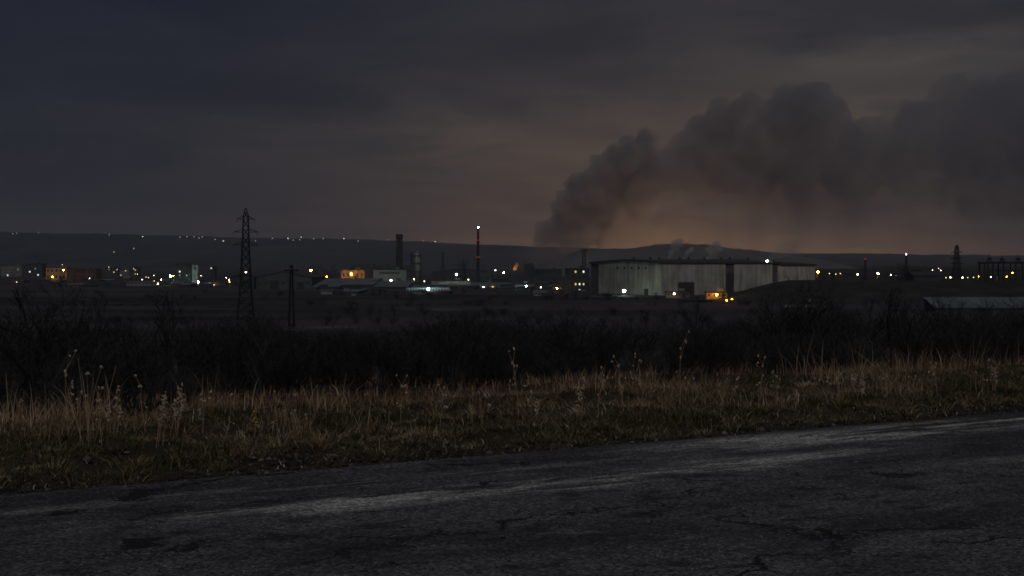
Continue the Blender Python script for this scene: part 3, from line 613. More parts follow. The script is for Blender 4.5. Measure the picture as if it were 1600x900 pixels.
m2, H = lattice('radio_mast', 'thin mast with white lamp on top rising out of bare trees', 'mast', 1416, 398.5, 700, 1.5, 0.5, STEEL, None, 9, 0.14); bulb(m2, (0, 0, H+0.35), 'm', 0.26)
def pylon(px, yt, D, label, base, waist, arms, mr):
    r = thing_at('electricity_pylon', label, 'pylon', px, D); H = EYE-(yt-HOR)/FPX*D-r.location[2]
    ra = random.uniform(0.15, 0.3); r.rotation_euler[2] = ra
    hw = H*0.66; prof = [(0, base), (H*0.33, base*0.62), (hw, waist), (H*0.93, waist*0.72), (H, 0.12)]
    zz_, ww = zip(*prof); wid = lambda z: float(np.interp(z, zz_, ww))
    for sx in (-1, 1):
        for sy in (-1, 1):
            b = MB()
            for i in range(4): b.tube((sx*ww[i]/2, sy*ww[i]/2, zz_[i]-(0.6 if i == 0 else 0)), (sx*ww[i+1]/2, sy*ww[i+1]/2, zz_[i+1]), mr, mr*0.9)
            b.build('leg', STEEL, r)
    b = MB(); n = 13; zl = [H*(1-(1-i/n)**1.0)*0.97 for i in range(n+1)]
    for i in range(n):
        wa, wb_ = wid(zl[i])/2, wid(zl[i+1])/2
        for sx, sy, ex, ey in ((-1, -1, 1, -1), (1, -1, 1, 1), (1, 1, -1, 1), (-1, 1, -1, -1)):
            b.tube((sx*wa, sy*wa, zl[i]), (ex*wb_, ey*wb_, zl[i+1]), mr*0.5, k=3, cap=False); b.tube((ex*wa, ey*wa, zl[i]), (sx*wb_, sy*wb_, zl[i+1]), mr*0.5, k=3, cap=False)
            if i % 2: b.tube((sx*wb_, sy*wb_, zl[i+1]), (ex*wb_, ey*wb_, zl[i+1]), mr*0.55, k=3, cap=False)
    b.build('bracing', STEEL, r)['kind'] = 'stuff'
    for f, ln in arms:
        z = H*f; w_ = wid(z)/2
        for sg in (-1, 1):
            b = MB(); tip = (sg*ln, 0, z+0.05)
            for sy in (-1, 1): b.tube((sg*w_*0.9, sy*w_*0.9, z), tip, mr*0.7); b.tube((sg*w_*0.9, sy*w_*0.9, z+0.028*H), tip, mr*0.55)
            a = b.build('crossarm', STEEL, r)
            MB().lathe([(0.04, 0), (0.09, -0.1), (0.05, -0.3), (0.09, -0.5), (0.05, -0.7), (0.08, -0.85), (0.03, -0.95)], 6).build('insulator', GALV, a, tip)
    return r
pylon(384, 325, 366, 'tall lattice electricity pylon with three crossarms standing before the town', 4.4, 1.75, ((0.90, 2.3), (0.785, 3.1), (0.67, 3.2)), 0.17)
pylon(1495, 382.5, 640, 'distant lattice electricity pylon on the embankment near the steel frame', 4.0, 1.6, ((0.78, 2.6), (0.60, 3.1), (0.44, 3.2)), 0.19)
up = thing_at('utility_pole', 'tarred wooden twin pole with one crossarm in the dark field', 'utility pole', 455.5, 330); H = EYE-(414-HOR)/FPX*330-up.location[2]
for sg in (-1, 1): MB().tube((sg*0.62, 0, -0.8), (sg*0.16, 0, H), 0.25, 0.19, 8).build('pole', WOODP, up)
MB().box((0, -0.32, H-1.25), (3.3, 0.2, 0.34)).build('crossarm', WOODP, up)
for x_ in (-1.45, 0, 1.45): MB().lathe([(0.03, 0), (0.10, 0.12), (0.06, 0.2), (0.10, 0.3), (0.03, 0.42)], 6).build('insulator', GALV, up, (x_, -0.22, H-1.15))
for zf in (0.35, 0.7): MB().box((0, 0.02, H*zf), (1.24-0.9*zf, 0.1, 0.14)).build('brace', WOODP, up)
# steel frame
D = 560; kk = D/FPX; sf = empty('steel_frame', nz(1580, D)); zf0 = sf.location[2]; tag(sf, 'rusty open steel gantry frame of posts and beams on the embankment', 'gantry')
xf = lambda px: (px-1580)*kk
ht = EYE-(411-HOR)*kk-zf0
for px_ in (1538.5, 1551.5, 1568, 1587, 1606, 1625):
    for yy in (0, 6): MB().box((xf(px_), yy, ht/2-0.4), (0.5, 0.5, ht+0.2)).build('post', STEEL, sf)
for yy in (0, 6): MB().box((xf(1582), yy, ht+0.05), (92*kk, 0.6, 0.8)).build('beam', STEEL, sf); MB().box((xf(1590), yy, ht*0.58), (74*kk, 0.3, 0.35)).build('rail', STEEL, sf)
for px_ in (1538.5, 1568, 1606): MB().box((xf(px_), 3, ht+0.02), (0.4, 5.3, 0.5)).build('tie_beam', STEEL, sf)
for px_, h_ in ((1550, 3.6), (1570, 3.2), (1595, 3.4)): 
    MB().tube((xf(px_), 3, ht+0.2), (xf(px_), 3, ht+h_), 0.12).build('spike', STEEL, sf); MB().box((xf(px_), 3, ht+h_*0.45), (1.3, 1.3, 0.9)).build('winch_box', STEEL, sf)
    MB().box((xf(px_), 3, ht+h_*0.15), (0.8, 5.6, 0.5)).build('saddle', STEEL, sf)

# ------------------------------------------------------------------ lamps
def lamp(label, px, py, key, D, r=0.34, group=None, arm=1.0, name='street_lamp', cat='street lamp'):
    x, y, z = nz(px, D); zb = EYE-(py-HOR)/FPX*D; h = max(zb-z, 1.2); z = zb-h
    o = empty(name, (x, y, z)); tag(o, label, cat, group)
    MB().tube((0, 0.35+arm, -0.6), (0, 0.35+arm, h+0.35), 0.11, 0.07, 6).build('pole', GALV, o)
    a = MB().tube((0, 0.35+arm, h+0.30), (0, -0.1, h+0.45), 0.06, 0.05, 5).build('arm', GALV, o)
    MB().box((0, -0.05, h+0.47), (0.5, 0.8, 0.14)).build('lamp_head', GALV, a)
    bulb(o, (0, -0.05, h+0.02), key, r)
    return o
for a in [
 ('orange lamp on a pole against the yellow workshop, higher of the pair', 99, 422, 'o', 1150, 0.42),
 ('orange lamp low on the yellow workshop corner, lower of the pair', 82, 432.5, 'o', 1160, 0.36),
 ('brilliant greenish floodlight before the dark grey mill', 266.5, 431.5, 'g', 930, 0.50),
 ('orange lamp right behind the greenish floodlight by the mill', 271, 431, 'o', 935, 0.26),
 ('cold lamp at the foot of the white grain tower', 310, 440.5, 'b', 925, 0.34),
 ('yellow lamp over the small shop by the slim dark tower', 325.5, 440.5, 'y', 915, 0.22),
 ('pale lamp seen between the legs of the tall pylon', 384, 425.5, 'm', 900, 0.36),
 ('big sodium lamp on a pole past the end of the grey gabled warehouse', 486, 422.5, 'o', 880, 0.46),
 ('small sodium lamp on a pole between grey warehouse and ochre office', 510.5, 432.5, 'o', 900, 0.26),
 ('sodium lamp mounted in front of the ochre office wall', 549, 428, 'o', 1002, 0.48),
 ('white lamp standing at the foot of the cream works building', 611, 438.5, 'w', 962, 0.52),
 ('small white lamp at the foot of the process columns', 647, 436.5, 'y', 948, 0.2),
 ('small lamp by the process columns on the side of the yard wall', 663, 439.5, 'm', 940, 0.22),
 ('tall floodlight pole over the yard in front of the boiler house', 713, 428.5, 'w', 935, 0.48),
 ('low white lamp in the yard before the boiler house doors', 732, 437, 'm', 935, 0.26),
 ('brilliant cold lamp over the long white store', 669, 451.5, 'b', 739, 0.48),
 ('white lamp on the front of the pale roofed shed', 755.5, 448.8, 'w', 842, 0.24),
 ('white lamp high beyond the striped mast, paler of the two near the flame', 774, 422.5, 'm', 1150, 0.40),
 ('white lamp on a pole above the dark flat shed', 787, 426, 'w', 1000, 0.34),
 ('cold lamp beside the doors of the white garage', 822, 447, 'b', 778, 0.26),
 ('white lamp at the lit doorway of the grey garage', 845, 449, 'm', 790, 0.26),
 ('warm lamp on the small glowing hut', 870, 451.5, 'y', 728, 0.32),
 ('brilliant white floodlight against the gable wall of the hall', 975, 454.5, 'w', 632, 0.50),
 ('warm white lamp above the low gatehouse', 1053.5, 459, 'y', 585, 0.26),
 ('orange lamp on the front of the low kiosk', 1120, 460.5, 'o', 570, 0.32),
 ('orange lamp standing in the field before the kiosk', 1135.5, 469.5, 'o', 500, 0.17),
 ('smaller orange lamp beyond the kiosk corner', 1143.5, 467.5, 'o', 530, 0.13),
 ('orange lamp just past the far end of the hall', 1278, 425, 'o', 700, 0.40),
 ('bright white lamp on the embankment past the red tipped mast', 1372, 427.5, 'y', 690, 0.36),
 ('white lamp on the embankment close to the red tipped mast', 1340, 428.8, 'm', 690, 0.32),
 ('small white lamp between the red tipped mast and the bare trees', 1392, 429.5, 'm', 700, 0.24),
 ('faint lamp on the embankment among the bare trees', 1425, 430, 's', 700, 0.3),
 ('orange lamp beside the outer post of the steel frame', 1530, 432, 'o', 600, 0.30),
 ('white lamp close at the foot of the distant pylon', 1485, 433.5, 'm', 610, 0.24),
 ('white lamp between the distant pylon and the steel frame', 1504, 434, 'm', 600, 0.26),
 ('orange lamp glowing inside the steel frame', 1560, 432, 'o', 585, 0.22),
 ('smaller orange lamp high inside the steel frame', 1582, 426.5, 'o', 600, 0.16),
 ('tiny pale lamp on the slope of the embankment', 1289, 454, 's', 548, 0.22),
 ('tiny pale lamp in the field below the embankment', 1207, 488, 's', 400, 0.14),
]: lamp(*a)
rl = empty('roof_floodlight', pt(1199, 411.5, 676)); tag(rl, 'bright white floodlight standing on the roof of the hall', 'floodlight')
MB().tube((0, 0, -2), (0, 0, 0.9), 0.1).build('pole', GALV, rl); MB().box((0, 0.25, 1.05), (0.6, 0.3, 0.5)).build('lamp_head', GALV, rl); bulb(rl, (0, -0.1, 1.05), 'w', 0.36)
GT = 'small lamps scattered through the far town'
for px_, py_, ky in ((97.5, 413.5, 's'), (133, 420, 's'), (140, 435, 'm'), (170, 417.5, 's'), (183, 421.5, 's'), (209, 420, 's'), (215, 428.5, 'm'), (222, 437, 'm'), (232, 433.5, 's'), (240.5, 430.5, 'm'), (241, 439, 's'), (246.5, 443.5, 'y'), (252, 437, 'y'), (307, 415, 's'), (314, 431, 'm'), (334.5, 445, 's'), (353.5, 434, 'y'), (358, 437.5, 'y'), (358.5, 440, 'o'), (26, 441, 's'), (120, 430, 's'), (228, 433, 's')):
    lamp('small far lamp among the dim blocks of the distant town', px_, py_, ky, max(880, min(1350, depth(px_, py_+6))) if py_ > 428 else 1380, 0.2, GT, 0.5)
GE = 'small lamps beyond the embankment'
for px_, py_, ky in ((1296, 427.5, 's'), (1306, 428.5, 's'), (1313, 427.5, 's'), (1457, 422, 'm'), (1470, 422.5, 'm'), (1466.5, 419.5, 's'), (1521, 433.5, 's'), (1512, 434, 's'), (1548, 433, 'y'), (1400, 430.5, 's'), (1478, 434, 's'), (1573, 432.5, 'o')):
    lamp('small far lamp on the skyline behind the embankment', px_, py_, ky, 820 if py_ < 424 else 700, 0.16, GE, 0.5)
# hillside lights
def hill_depth(px, py):
    D = np.linspace(2750, 5000, 700); h = EYE-(py-HOR)/FPX*D-Zhill((px-800)/FPX*D, D); q = np.where(h < 1.5)[0]; return float(D[q[0]]) if len(q) else 4960.
GH = 'tiny lamps on the far hillside'
HPOLE = MB().tube((0, 0, -2), (0, 0, 4.0), 0.3, 0.2, 5).mesh('pole', GALV); HB = {q: MB().ball((0, 0, 0), 1.25, 8, 6).mesh('bulb', m_) for q, m_ in (('a', emit('hill_bulb', (1.0, 0.85, 0.6), 1.1)), ('b', emit('hill_bulb_bright', (1.0, 0.92, 0.78), 3.2)))}
for px_, py_, q in ((20, 366, 'a'), (26, 365.5, 'a'), (60, 364.5, 'a'), (171, 367.5, 'a'), (223, 370.5, 'b'), (209, 389.5, 'a'), (178, 395, 'a'), (281, 371.5, 'a'), (292, 370.5, 'a'), (303, 371, 'a'), (311, 373, 'a'), (316, 371, 'a'), (336, 375, 'a'), (349, 377.5, 'b'), (399, 377, 'a'), (425.5, 373.5, 'a'), (450, 373.5, 'b'), (458, 376, 'a'), (468, 375.5, 'a'), (470.5, 370.8, 'b'), (490.5, 374, 'a'), (505, 373.5, 'a'), (537.5, 373.8, 'b'), (559.5, 377.5, 'a'), (606, 375.5, 'a'), (662, 377, 'a'), (680, 378.5, 'b')):
    D = hill_depth(px_, py_); x, y, z = pt(px_, py_, D); z0 = float(Zhill(x, D)); o = empty('hill_lamp', (x, y, z0)); tag(o, 'tiny warm lamp on the far dark hillside', 'lamp', GH)
    zb = max(3.5, min(z-z0, 14)); p = link('pole', HPOLE, o); p.scale = (1, 1, (zb-1)/4); link('bulb', HB[q], o, (0, 0, zb))

# ------------------------------------------------------------------ fire, smoke, steam
FL = bpy.data.materials.new('flame'); FL.use_nodes = True; t = NT(FL.node_tree); FL.node_tree.nodes.clear()
em = t.n('ShaderNodeEmission', i={'Strength': 0.55}); tcg = t.n('ShaderNodeTexCoord'); sp_ = t.n('ShaderNodeSeparateXYZ'); t.l(tcg.outputs['Generated'], sp_.inputs[0])
t.l(t.ramp(sp_.outputs[2], [(0.0, (1.0, 0.42, 0.10)), (0.45, (0.55, 0.14, 0.03)), (1.0, (0.16, 0.03, 0.01))]), em.inputs[0]); om = t.n('ShaderNodeOutputMaterial'); t.l(em.outputs[0], om.inputs[0])
def flame(name, label, loc, sc_, n, mt, lean=0.25):
    r = empty(name, loc); tag(r, label, 'fire')
    for i in range(n):
        a = random.uniform(0, 6.28); rr = random.uniform(0, 0.5)*sc_; h = sc_*random.uniform(1.2, 2.6)*(1.25 if i == 0 else 1); p = [(0.30*sc_*random.uniform(0.6, 1.1)*w_, f*h) for w_, f in ((0.6, 0), (1.0, 0.15), (0.85, 0.35), (0.5, 0.6), (0.25, 0.8), (0.03, 1.0))]
        b = MB().lathe(p, 8, (rr*math.cos(a), rr*math.sin(a), 0)); ph = random.uniform(0, 6)
        b.v = [(x+lean*z+0.26*sc_*math.sin(z/sc_*3.4+ph)*z/h, y, z) for x, y, z in b.v]
        b.build('tongue', mt, r, smooth=True)
    return r
flame('ground_fire', 'small orange flame leaning up beside the dark plant block', (pt(804.5, 422, 1180)[0], 1180, pt(804.5, 422, 1180)[2]), 2.9, 7, FL, 0.42)
FB = emit('fire_bright', (1.0, 0.48, 0.16), 150)
flame('ground_fire', 'large fire hidden behind the wooded knoll that lights the smoke', (pt(1040, 400, 2330)[0], 2330, -13.5), 14, 9, FB, 0.1)

def puffs(name, label, seeds, D, k, dens, color, voxel, sub=9, aniso=0.15, thick=1.0, disp=1.0, smooth=True, seed=1):
    rnd = random.Random(seed); V = []; Fc = []
    ico = MB().ball((0, 0, 0), 1.0, 12, 8)
    iv = np.array(ico.v)
    def ball(c, r):
        n = sum(len(q) for q in V); V.append(iv*r*np.array([1, thick, 1])+np.array(c)); Fc.extend([tuple(i+n for i in f) for f in ico.f])
    for px, py, rr, dd in seeds:
        kk = (D+dd)/FPX; c = Vector(pt(px, py, D+dd)); r = rr*kk; ball(c, r*0.92)
        for i in range(sub):
            d = Vector((rnd.gauss(0, 1), rnd.gauss(0, 0.8), rnd.gauss(0.15, 1))).normalized(); q = r*rnd.uniform(0.22, 0.52)
            c2 = c+Vector((d.x, d.y*thick, d.z))*(r*rnd.uniform(0.72, 1.0)); ball(c2, q)
            for j in range(2):
                d2 = (d+Vector((rnd.gauss(0, .7), rnd.gauss(0, .7), rnd.gauss(0, .7)))).normalized(); ball(c2+d2*q*0.9, q*rnd.uniform(0.3, 0.55))
    me = bpy.data.meshes.new(name); me.from_pydata(np.concatenate(V).tolist(), [], Fc); me.update()
    o = bpy.data.objects.new('tmp', me); COL.objects.link(o)
    md = o.modifiers.new('r', 'REMESH'); md.mode = 'VOXEL'; md.voxel_size = voxel; md.use_smooth_shade = True
    ms = o.modifiers.new('s', 'SMOOTH'); ms.factor = 0.5; ms.iterations = 2
    dg = bpy.context.evaluated_depsgraph_get(); m2 = bpy.data.meshes.new_from_object(o.evaluated_get(dg)); bpy.data.objects.remove(o)
    m2.name = name; m2.materials.clear(); m2.materials.append(vol(name+'_air', color, dens, aniso))
    ob = link(name, m2); tag(ob, label, 'smoke', kind='stuff'); return ob
D = 2500
plume = [(836, 392, 15, 0), (848, 380, 17, 0), (862, 364, 22, 0), (884, 345, 26, 0), (900, 318, 27, 0), (925, 300, 33, 0), (945, 278, 32, 0), (975, 258, 36, 0), (1005, 250, 35, 0), (1035, 268, 36, 0), (1068, 282, 40, 0), (1000, 290, 40, 0), (940, 325, 36, 0), (905, 362, 30, 0), (880, 385, 24, 0), (1110, 235, 48, 10), (1130, 200, 42, 10), (1170, 210, 50, 20), (1210, 195, 48, 20), (1250, 190, 50, 20), (1290, 190, 46, 20), (1120, 270, 46, 10), (1170, 265, 50, 20), (1230, 255, 56, 20), (1290, 250, 55, 20), (1340, 265, 56, 30), (1060, 310, 34, 0), (1130, 315, 34, 0)]
bank = [(1380, 250, 62, 40), (1440, 225, 72, 40), (1500, 215, 78, 60), (1570, 215, 88, 60), (1650, 220, 95, 60), (1740, 225, 100, 60), (1430, 290, 58, 40), (1520, 295, 66, 60), (1620, 300, 75, 60), (1330, 300, 50, 40), (1240, 310, 46, 40), (1840, 230, 105, 60), (1940, 235, 100, 60)]
under = [(955, 372, 24, 20), (1000, 355, 34, 20), (1060, 350, 38, 20), (1120, 352, 38, 20), (1180, 350, 40, 20), (1250, 352, 40, 20), (1320, 350, 44, 30), (1400, 350, 46, 40), (1480, 352, 46, 40), (1560, 352, 46, 40), (1650, 352, 48, 40), (1740, 345, 50, 40), (1850, 340, 50, 40)]
sp = puffs('smoke_plume', 'dark billowing smoke plume climbing from beside the knoll and drifting across the sky', plume+bank+under+[(834, 408, 9, 0), (846, 402, 14, 0), (866, 402, 16, 0), (828, 400, 8, 0)], D, 1, 0.02, (0.52, 0.52, 0.58), 4.0, sub=14, seed=3)
# the smoke is dense in the rolling plume and thins out to a veil below it
m = sp.data.materials[0]; t = NT(m.node_tree); pv = [q for q in m.node_tree.nodes if q.type == 'PRINCIPLED_VOLUME'][0]; m.cycles.homogeneous_volume = False
po = t.n('ShaderNodeTexCoord').outputs['Object']; se = t.n('ShaderNodeSeparateXYZ'); t.l(po, se.inputs[0])
n1 = t.n('ShaderNodeTexNoise', i={'Scale': 0.017, 'Detail': 5.0, 'Roughness': 0.6}); t.l(po, n1.inputs['Vector'])
kx = [(930, 405), (952, 362), (985, 325), (1040, 312), (1110, 310), (1250, 325), (1400, 330), (1600, 335), (1950, 330)]
xa, xb = 100.0, 1400.0
zb = t.ramp(t.math('DIVIDE', t.math('SUBTRACT', se.outputs[0], xa), xb-xa), [(((q[0]-800)*1.145-xa)/(xb-xa), ((HOR-q[1])*1.145+1.7)/200) for q in kx])
h_ = t.math('SUBTRACT', t.math('ADD', se.outputs[2], t.math('MULTIPLY_ADD', n1.outputs[0], 130.0, -65.0)), t.math('MULTIPLY', zb, 200.0))
low = t.math('MULTIPLY_ADD', t.sstep(h_, -34, 56), 0.88, 0.12)
thin = t.math('SUBTRACT', 1.0, t.math('MULTIPLY', t.sstep(se.outputs[0], 480, 720), 0.62))
core = t.math('SUBTRACT', 2.0, t.math('MULTIPLY', t.sstep(se.outputs[0], 170, 330), 1.0))
dn = t.math('MULTIPLY', t.math('MULTIPLY', low, t.math('MULTIPLY', thin, core)), t.math('MULTIPLY', t.sstep(n1.outputs[0], 0.22, 0.56), 0.026))
dn = t.math('MULTIPLY', dn, t.sstep(t.math('ADD', se.outputs[0], t.math('MULTIPLY_ADD', n1.outputs[0], 70.0, -35.0)), 18, 62))
t.l(dn, pv.inputs['Density'])
glow_ = [(955, 375, 20, -60), (975, 352, 24, -60), (1000, 340, 20, -60), (1000, 372, 24, -60), (1040, 372, 24, -60), (1075, 360, 22, -60), (1100, 368, 22, -60), (1140, 378, 22, -60), (1180, 382, 18, -60), (1240, 386, 18, -60), (985, 325, 14, -60)]
puffs('lit_smoke', 'low smoke glowing orange above the wooded knoll', glow_, D, 1, 0.0065, (0.86, 0.80, 0.74), 4.0, sub=12, seed=8)
for i, (sd_, lb) in enumerate([([(1045, 403, 3, 0), (1049, 398, 4, 0), (1050, 393, 5, 0), (1056, 388, 6, 0), (1055, 383, 7, 0), (1061, 379, 7, 0)], 'tall steam wisp rising behind the hall roof, beside the roof vents'),
    ([(1069, 403, 2.4, 0), (1073, 399, 3.4, 0), (1073, 395, 4, 0), (1080, 390, 5, 0)], 'smallest steam wisp rising behind the hall roof'),
    ([(1106, 404, 4, 0), (1113, 399, 6, 0), (1111, 392, 7, 0), (1121, 388, 8, 0), (1119, 384, 8, 0)], 'broad steam wisp rising behind the middle of the hall roof'),
    ([(1205, 404, 6, 0), (1214, 397, 9, 0), (1226, 390, 11, 0), (1240, 385, 9, 0)], 'steam drifting off behind the roof floodlight'),
    ([(868, 412, 8, 500), (880, 404, 10, 500), (868, 398, 10, 500)], 'low dim smoke drifting before the foot of the plume')]):
    puffs('steam_wisp', lb, sd_, 760, 1, 0.34 if i < 3 else (0.07 if i == 3 else 0.006), (0.95, 0.92, 0.88), 0.6 if i < 4 else 2.0, sub=14, seed=20+i)

# ------------------------------------------------------------------ bare trees and shrubs
def grow(tr, cr, p, d, L, r, lev, maxlev, rnd, spread, up):
    n = 3 if lev < 2 else 2; q = p
    for i in range(n):
        r = max(r, 0.0075); d = (d+Vector((rnd.gauss(0, .13), rnd.gauss(0, .13), rnd.gauss(0, .08)+up*0.08))).normalized(); e = q+d*(L/n); r2 = r*(1-0.42/n)
        (tr if lev == 0 else cr).tube(q, e, r, r2, 6 if lev == 0 else (4 if lev == 1 else 3), cap=False); q = e; r = r2
        if lev < maxlev:
            for j in range(1 if lev < maxlev-1 else 2):
                if lev == 0 and i == 0 and rnd.random() < 0.6: continue
                ax = Vector((rnd.gauss(0, 1), rnd.gauss(0, 1), rnd.gauss(0, .25))).normalized(); dd = (d*(1-spread*0.55)+ax*spread*rnd.uniform(0.6, 1.1)+Vector((0, 0, up*0.12))).normalized()
                grow(tr, cr, q, dd, L*rnd.uniform(0.52, 0.74), r*rnd.uniform(0.5, 0.68), lev+1, maxlev, rnd, spread, up)
    if lev < maxlev: grow(tr, cr, q, d, L*0.62, r*0.8, lev+1, maxlev, rnd, spread, up)
def tree_mesh(seed, h, maxlev=4, spread=0.75, up=1.0, r=None):
    rnd = random.Random(seed); tr, cr = MB(), MB(); grow(tr, cr, Vector((0, 0, -0.3)), Vector((0, 0, 1)), h*0.42, r or h*0.030, 0, maxlev, rnd, spread, up)
    return tr, cr
def shrub_mesh(seed, h, stems=9, maxlev=3):
    rnd = random.Random(seed); tr, cr = MB(), MB()
    for i in range(stems):
        a = rnd.uniform(0, 6.28); l = rnd.uniform(0.1, 0.55); p = Vector((math.cos(a)*h*0.12*rnd.random(), math.sin(a)*h*0.12*rnd.random(), -0.2))
        grow(tr, cr, p, Vector((math.cos(a)*l, math.sin(a)*l, 1)).normalized(), h*rnd.uniform(0.36, 0.5), h*0.010, 0, maxlev, rnd, 0.75, 0.9)
    return tr, cr
def rawmesh(mb, name, m): me = bpy.data.meshes.new(name); me.from_pydata(mb.v, [], mb.f); me.materials.append(m); me.update(); return me
PT = []; PS = []
for i in range(5):
    tr, cr = tree_mesh(100+i, 5.0, 5, [0.7, 0.85, 0.6, 0.8, 0.5][i], [1.0, .8, 1.3, 1.0, 1.6][i]); zmax = max(v[2] for v in cr.v); PT.append((rawmesh(tr, 'trunk', BARK), rawmesh(cr, 'crown', TWIG), zmax))
for i in range(4):
    tr, cr = shrub_mesh(200+i, 4.0, 10, 3); zmax = max(v[2] for v in cr.v); PS.append((rawmesh(tr, 'stem', BARK), rawmesh(cr, 'crown', TWIG), zmax))
def plant(name, proto, x, y, h, label, cat, group=None, wx=1.0):
    o = empty(name, (x, y, zt(x, y)), random.uniform(0, 6.28)); s = h/proto[2]; o.scale = (s*wx, s*wx, s); tag(o, label, cat, group)
    a = link(proto[0].name.split('.')[0], proto[0], o); b = link('crown', proto[1], o); return o
def tree_px(px, ytop, D, label, i, wx=1.0, group=None, name='bare_tree'):
    x, y, z = nz(px, D); plant(name, PT[i % 5], x, y, EYE-(ytop-HOR)/FPX*D-z, label, 'tree', group, wx)
for a in [(75, 424, 46, 'large bare tree at the bank in front of the orange lit workshop', 0, 1.0), (18, 446, 52, 'dark bare tree standing beside the large one on the bank', 1, 1.1), (128, 446, 58, 'slim bare tree on the bank before the brick workshop', 2, 1.0), (48, 470, 33, 'small leaning bare sapling at the near edge of the bank', 3, 0.8),
 (283, 452, 92, 'bare tree below the mill and white tower', 4, 1.2), (1082, 462, 104, 'broad bare tree below the gatehouse before the hall', 0, 1.0), (1212, 452, 100, 'slender bare tree below the foot of the embankment', 2, 0.9), (1290, 446, 96, 'tall bare tree in front of the low pale wall', 1, 0.8), (1318, 462, 105, 'bare tree close beside the short thin wall', 3, 1.0), (1392, 446, 90, 'tallest bare tree before the embankment slope', 4, 1.1), (1420, 462, 98, 'bare tree standing close behind the tallest one', 0, 0.9), (1490, 476, 92, 'round headed bare tree in front of the long pale shed', 1, 1.0), (1528, 484, 105, 'low bare tree half hiding the long pale shed', 3, 1.2), (1585, 480, 88, 'bare tree at the far end of the long pale shed', 0, 1.1),
 (150, 462, 66, 'crooked bare tree between the slim one and the open field', 1, 1.2), (-20, 440, 50, 'bare tree at the bank behind the large one, farther from the workshop', 3, 1.1), (1352, 456, 92, 'bare tree in the gap below the middle of the embankment', 2, 1.1), (1455, 470, 96, 'bare tree before the near corner of the long pale shed', 4, 1.1), (1240, 486, 104, 'low bare tree between the slender one and the low wall', 0, 1.1), (1556, 474, 95, 'broad bare tree before the middle of the long pale shed', 2, 1.2),
 (1058, 480, 98, 'forked bare tree beside the broad one below the gatehouse', 1, 0.9), (1105, 486, 110, 'thin bare tree on the far side of the broad one', 2, 0.8), (872, 494, 108, 'bare tree above the thicket below the guard hut', 3, 0.9), (950, 497, 112, 'bare tree above the thicket below the hall gable', 1, 1.0), (205, 486, 100, 'bare tree in the thicket below the long pale low shed', 0, 1.1), (340, 492, 96, 'bare tree in the thicket between mill and tall pylon', 3, 1.0),
 (400, 486, 88, 'bare tree at the foot of the tall pylon', 2, 1.1)]: tree_px(*a)
GF = 'lone trees in the dark field'
for px_, yt_, D in ((577, 470, 372), (594, 480, 390), (617, 468, 378), (741, 480, 340), (757, 483, 350), (772, 480, 345), (860, 478, 330), (690, 486, 330), (1009, 482, 330), (520, 486, 320)): tree_px(px_, yt_, D, 'lone bare tree standing in the dark open field', int(px_), 1.1, GF)
GP = 'bare trees on the embankment'
for px_, yt_, D in ((1400, 416, 660), (1410, 410, 670), (1422, 411, 665), (1445, 416, 660), (1318, 420, 700), (1321, 418, 705), (1384, 422, 700), (1515, 424, 640)): tree_px(px_, yt_, D, 'bare tree on the skyline of the embankment', int(px_), 1.3, GP)
for px_, yt_, D, lb in ((732, 404.5, 1000, 'round dark tree showing over the boiler house roof'), (500, 412, 960, 'bare tree lit faintly by the big sodium lamp'), (517, 413, 980, 'bare tree between sodium lamps and ochre office'), (832, 411, 1050, 'dark bare tree close to the flame'), (1233, 430, 560, 'small bush like tree on the embankment slope before the hall')): tree_px(px_, yt_, D, lb, int(yt_), 1.5)
# thicket below the road
GS = 'bare shrubs of the thicket below the road'
rs_ = random.Random(5)
for i in range(235):
    px_ = rs_.uniform(-80, 1680); D = rs_.choice([rs_.uniform(90, 112), rs_.uniform(100, 185)]); x, y, z = nz(px_, D)
    top = 516+14*math.sin(px_/70)+rs_.gauss(0, 22)-(18 if px_ > 1250 or px_ < 170 else 0)+(10 if px_ < 500 else 0); h = max(2.0, min(6.5, EYE-(top-HOR)/FPX*D-z))
    plant('bare_shrub', PS[i % 4], x, y, h, 'bare dark shrub of the thicket below the road', 'shrub', GS, 1.25)
for i in range(46):
    px_ = rs_.choice([rs_.uniform(-60, 330), rs_.uniform(1000, 1660)]); D = rs_.uniform(40, 88); x, y, z = nz(px_, D)
    plant('bare_shrub', PS[i % 4], x, y, rs_.uniform(1.4, 3.2), 'low bare shrub on the bank slope below the road', 'shrub', 'low shrubs on the bank slope', 1.2)
GD = 'dark bushes along the field edges'
for i in range(120):
    px_ = rs_.uniform(150, 1180) if i % 3 else rs_.choice([240, 560, 640, 760, 900, 1010])+rs_.gauss(0, 30); D = rs_.choice([rs_.uniform(330, 345), rs_.uniform(398, 412), rs_.uniform(480, 500), rs_.uniform(560, 590), rs_.uniform(625, 690)]); x, y, z = nz(px_, D)
    plant('field_bush', PS[i % 4], x, y, rs_.uniform(1.2, 3.0), 'dark bush along a field edge before the works', 'bush', GD, 1.8)

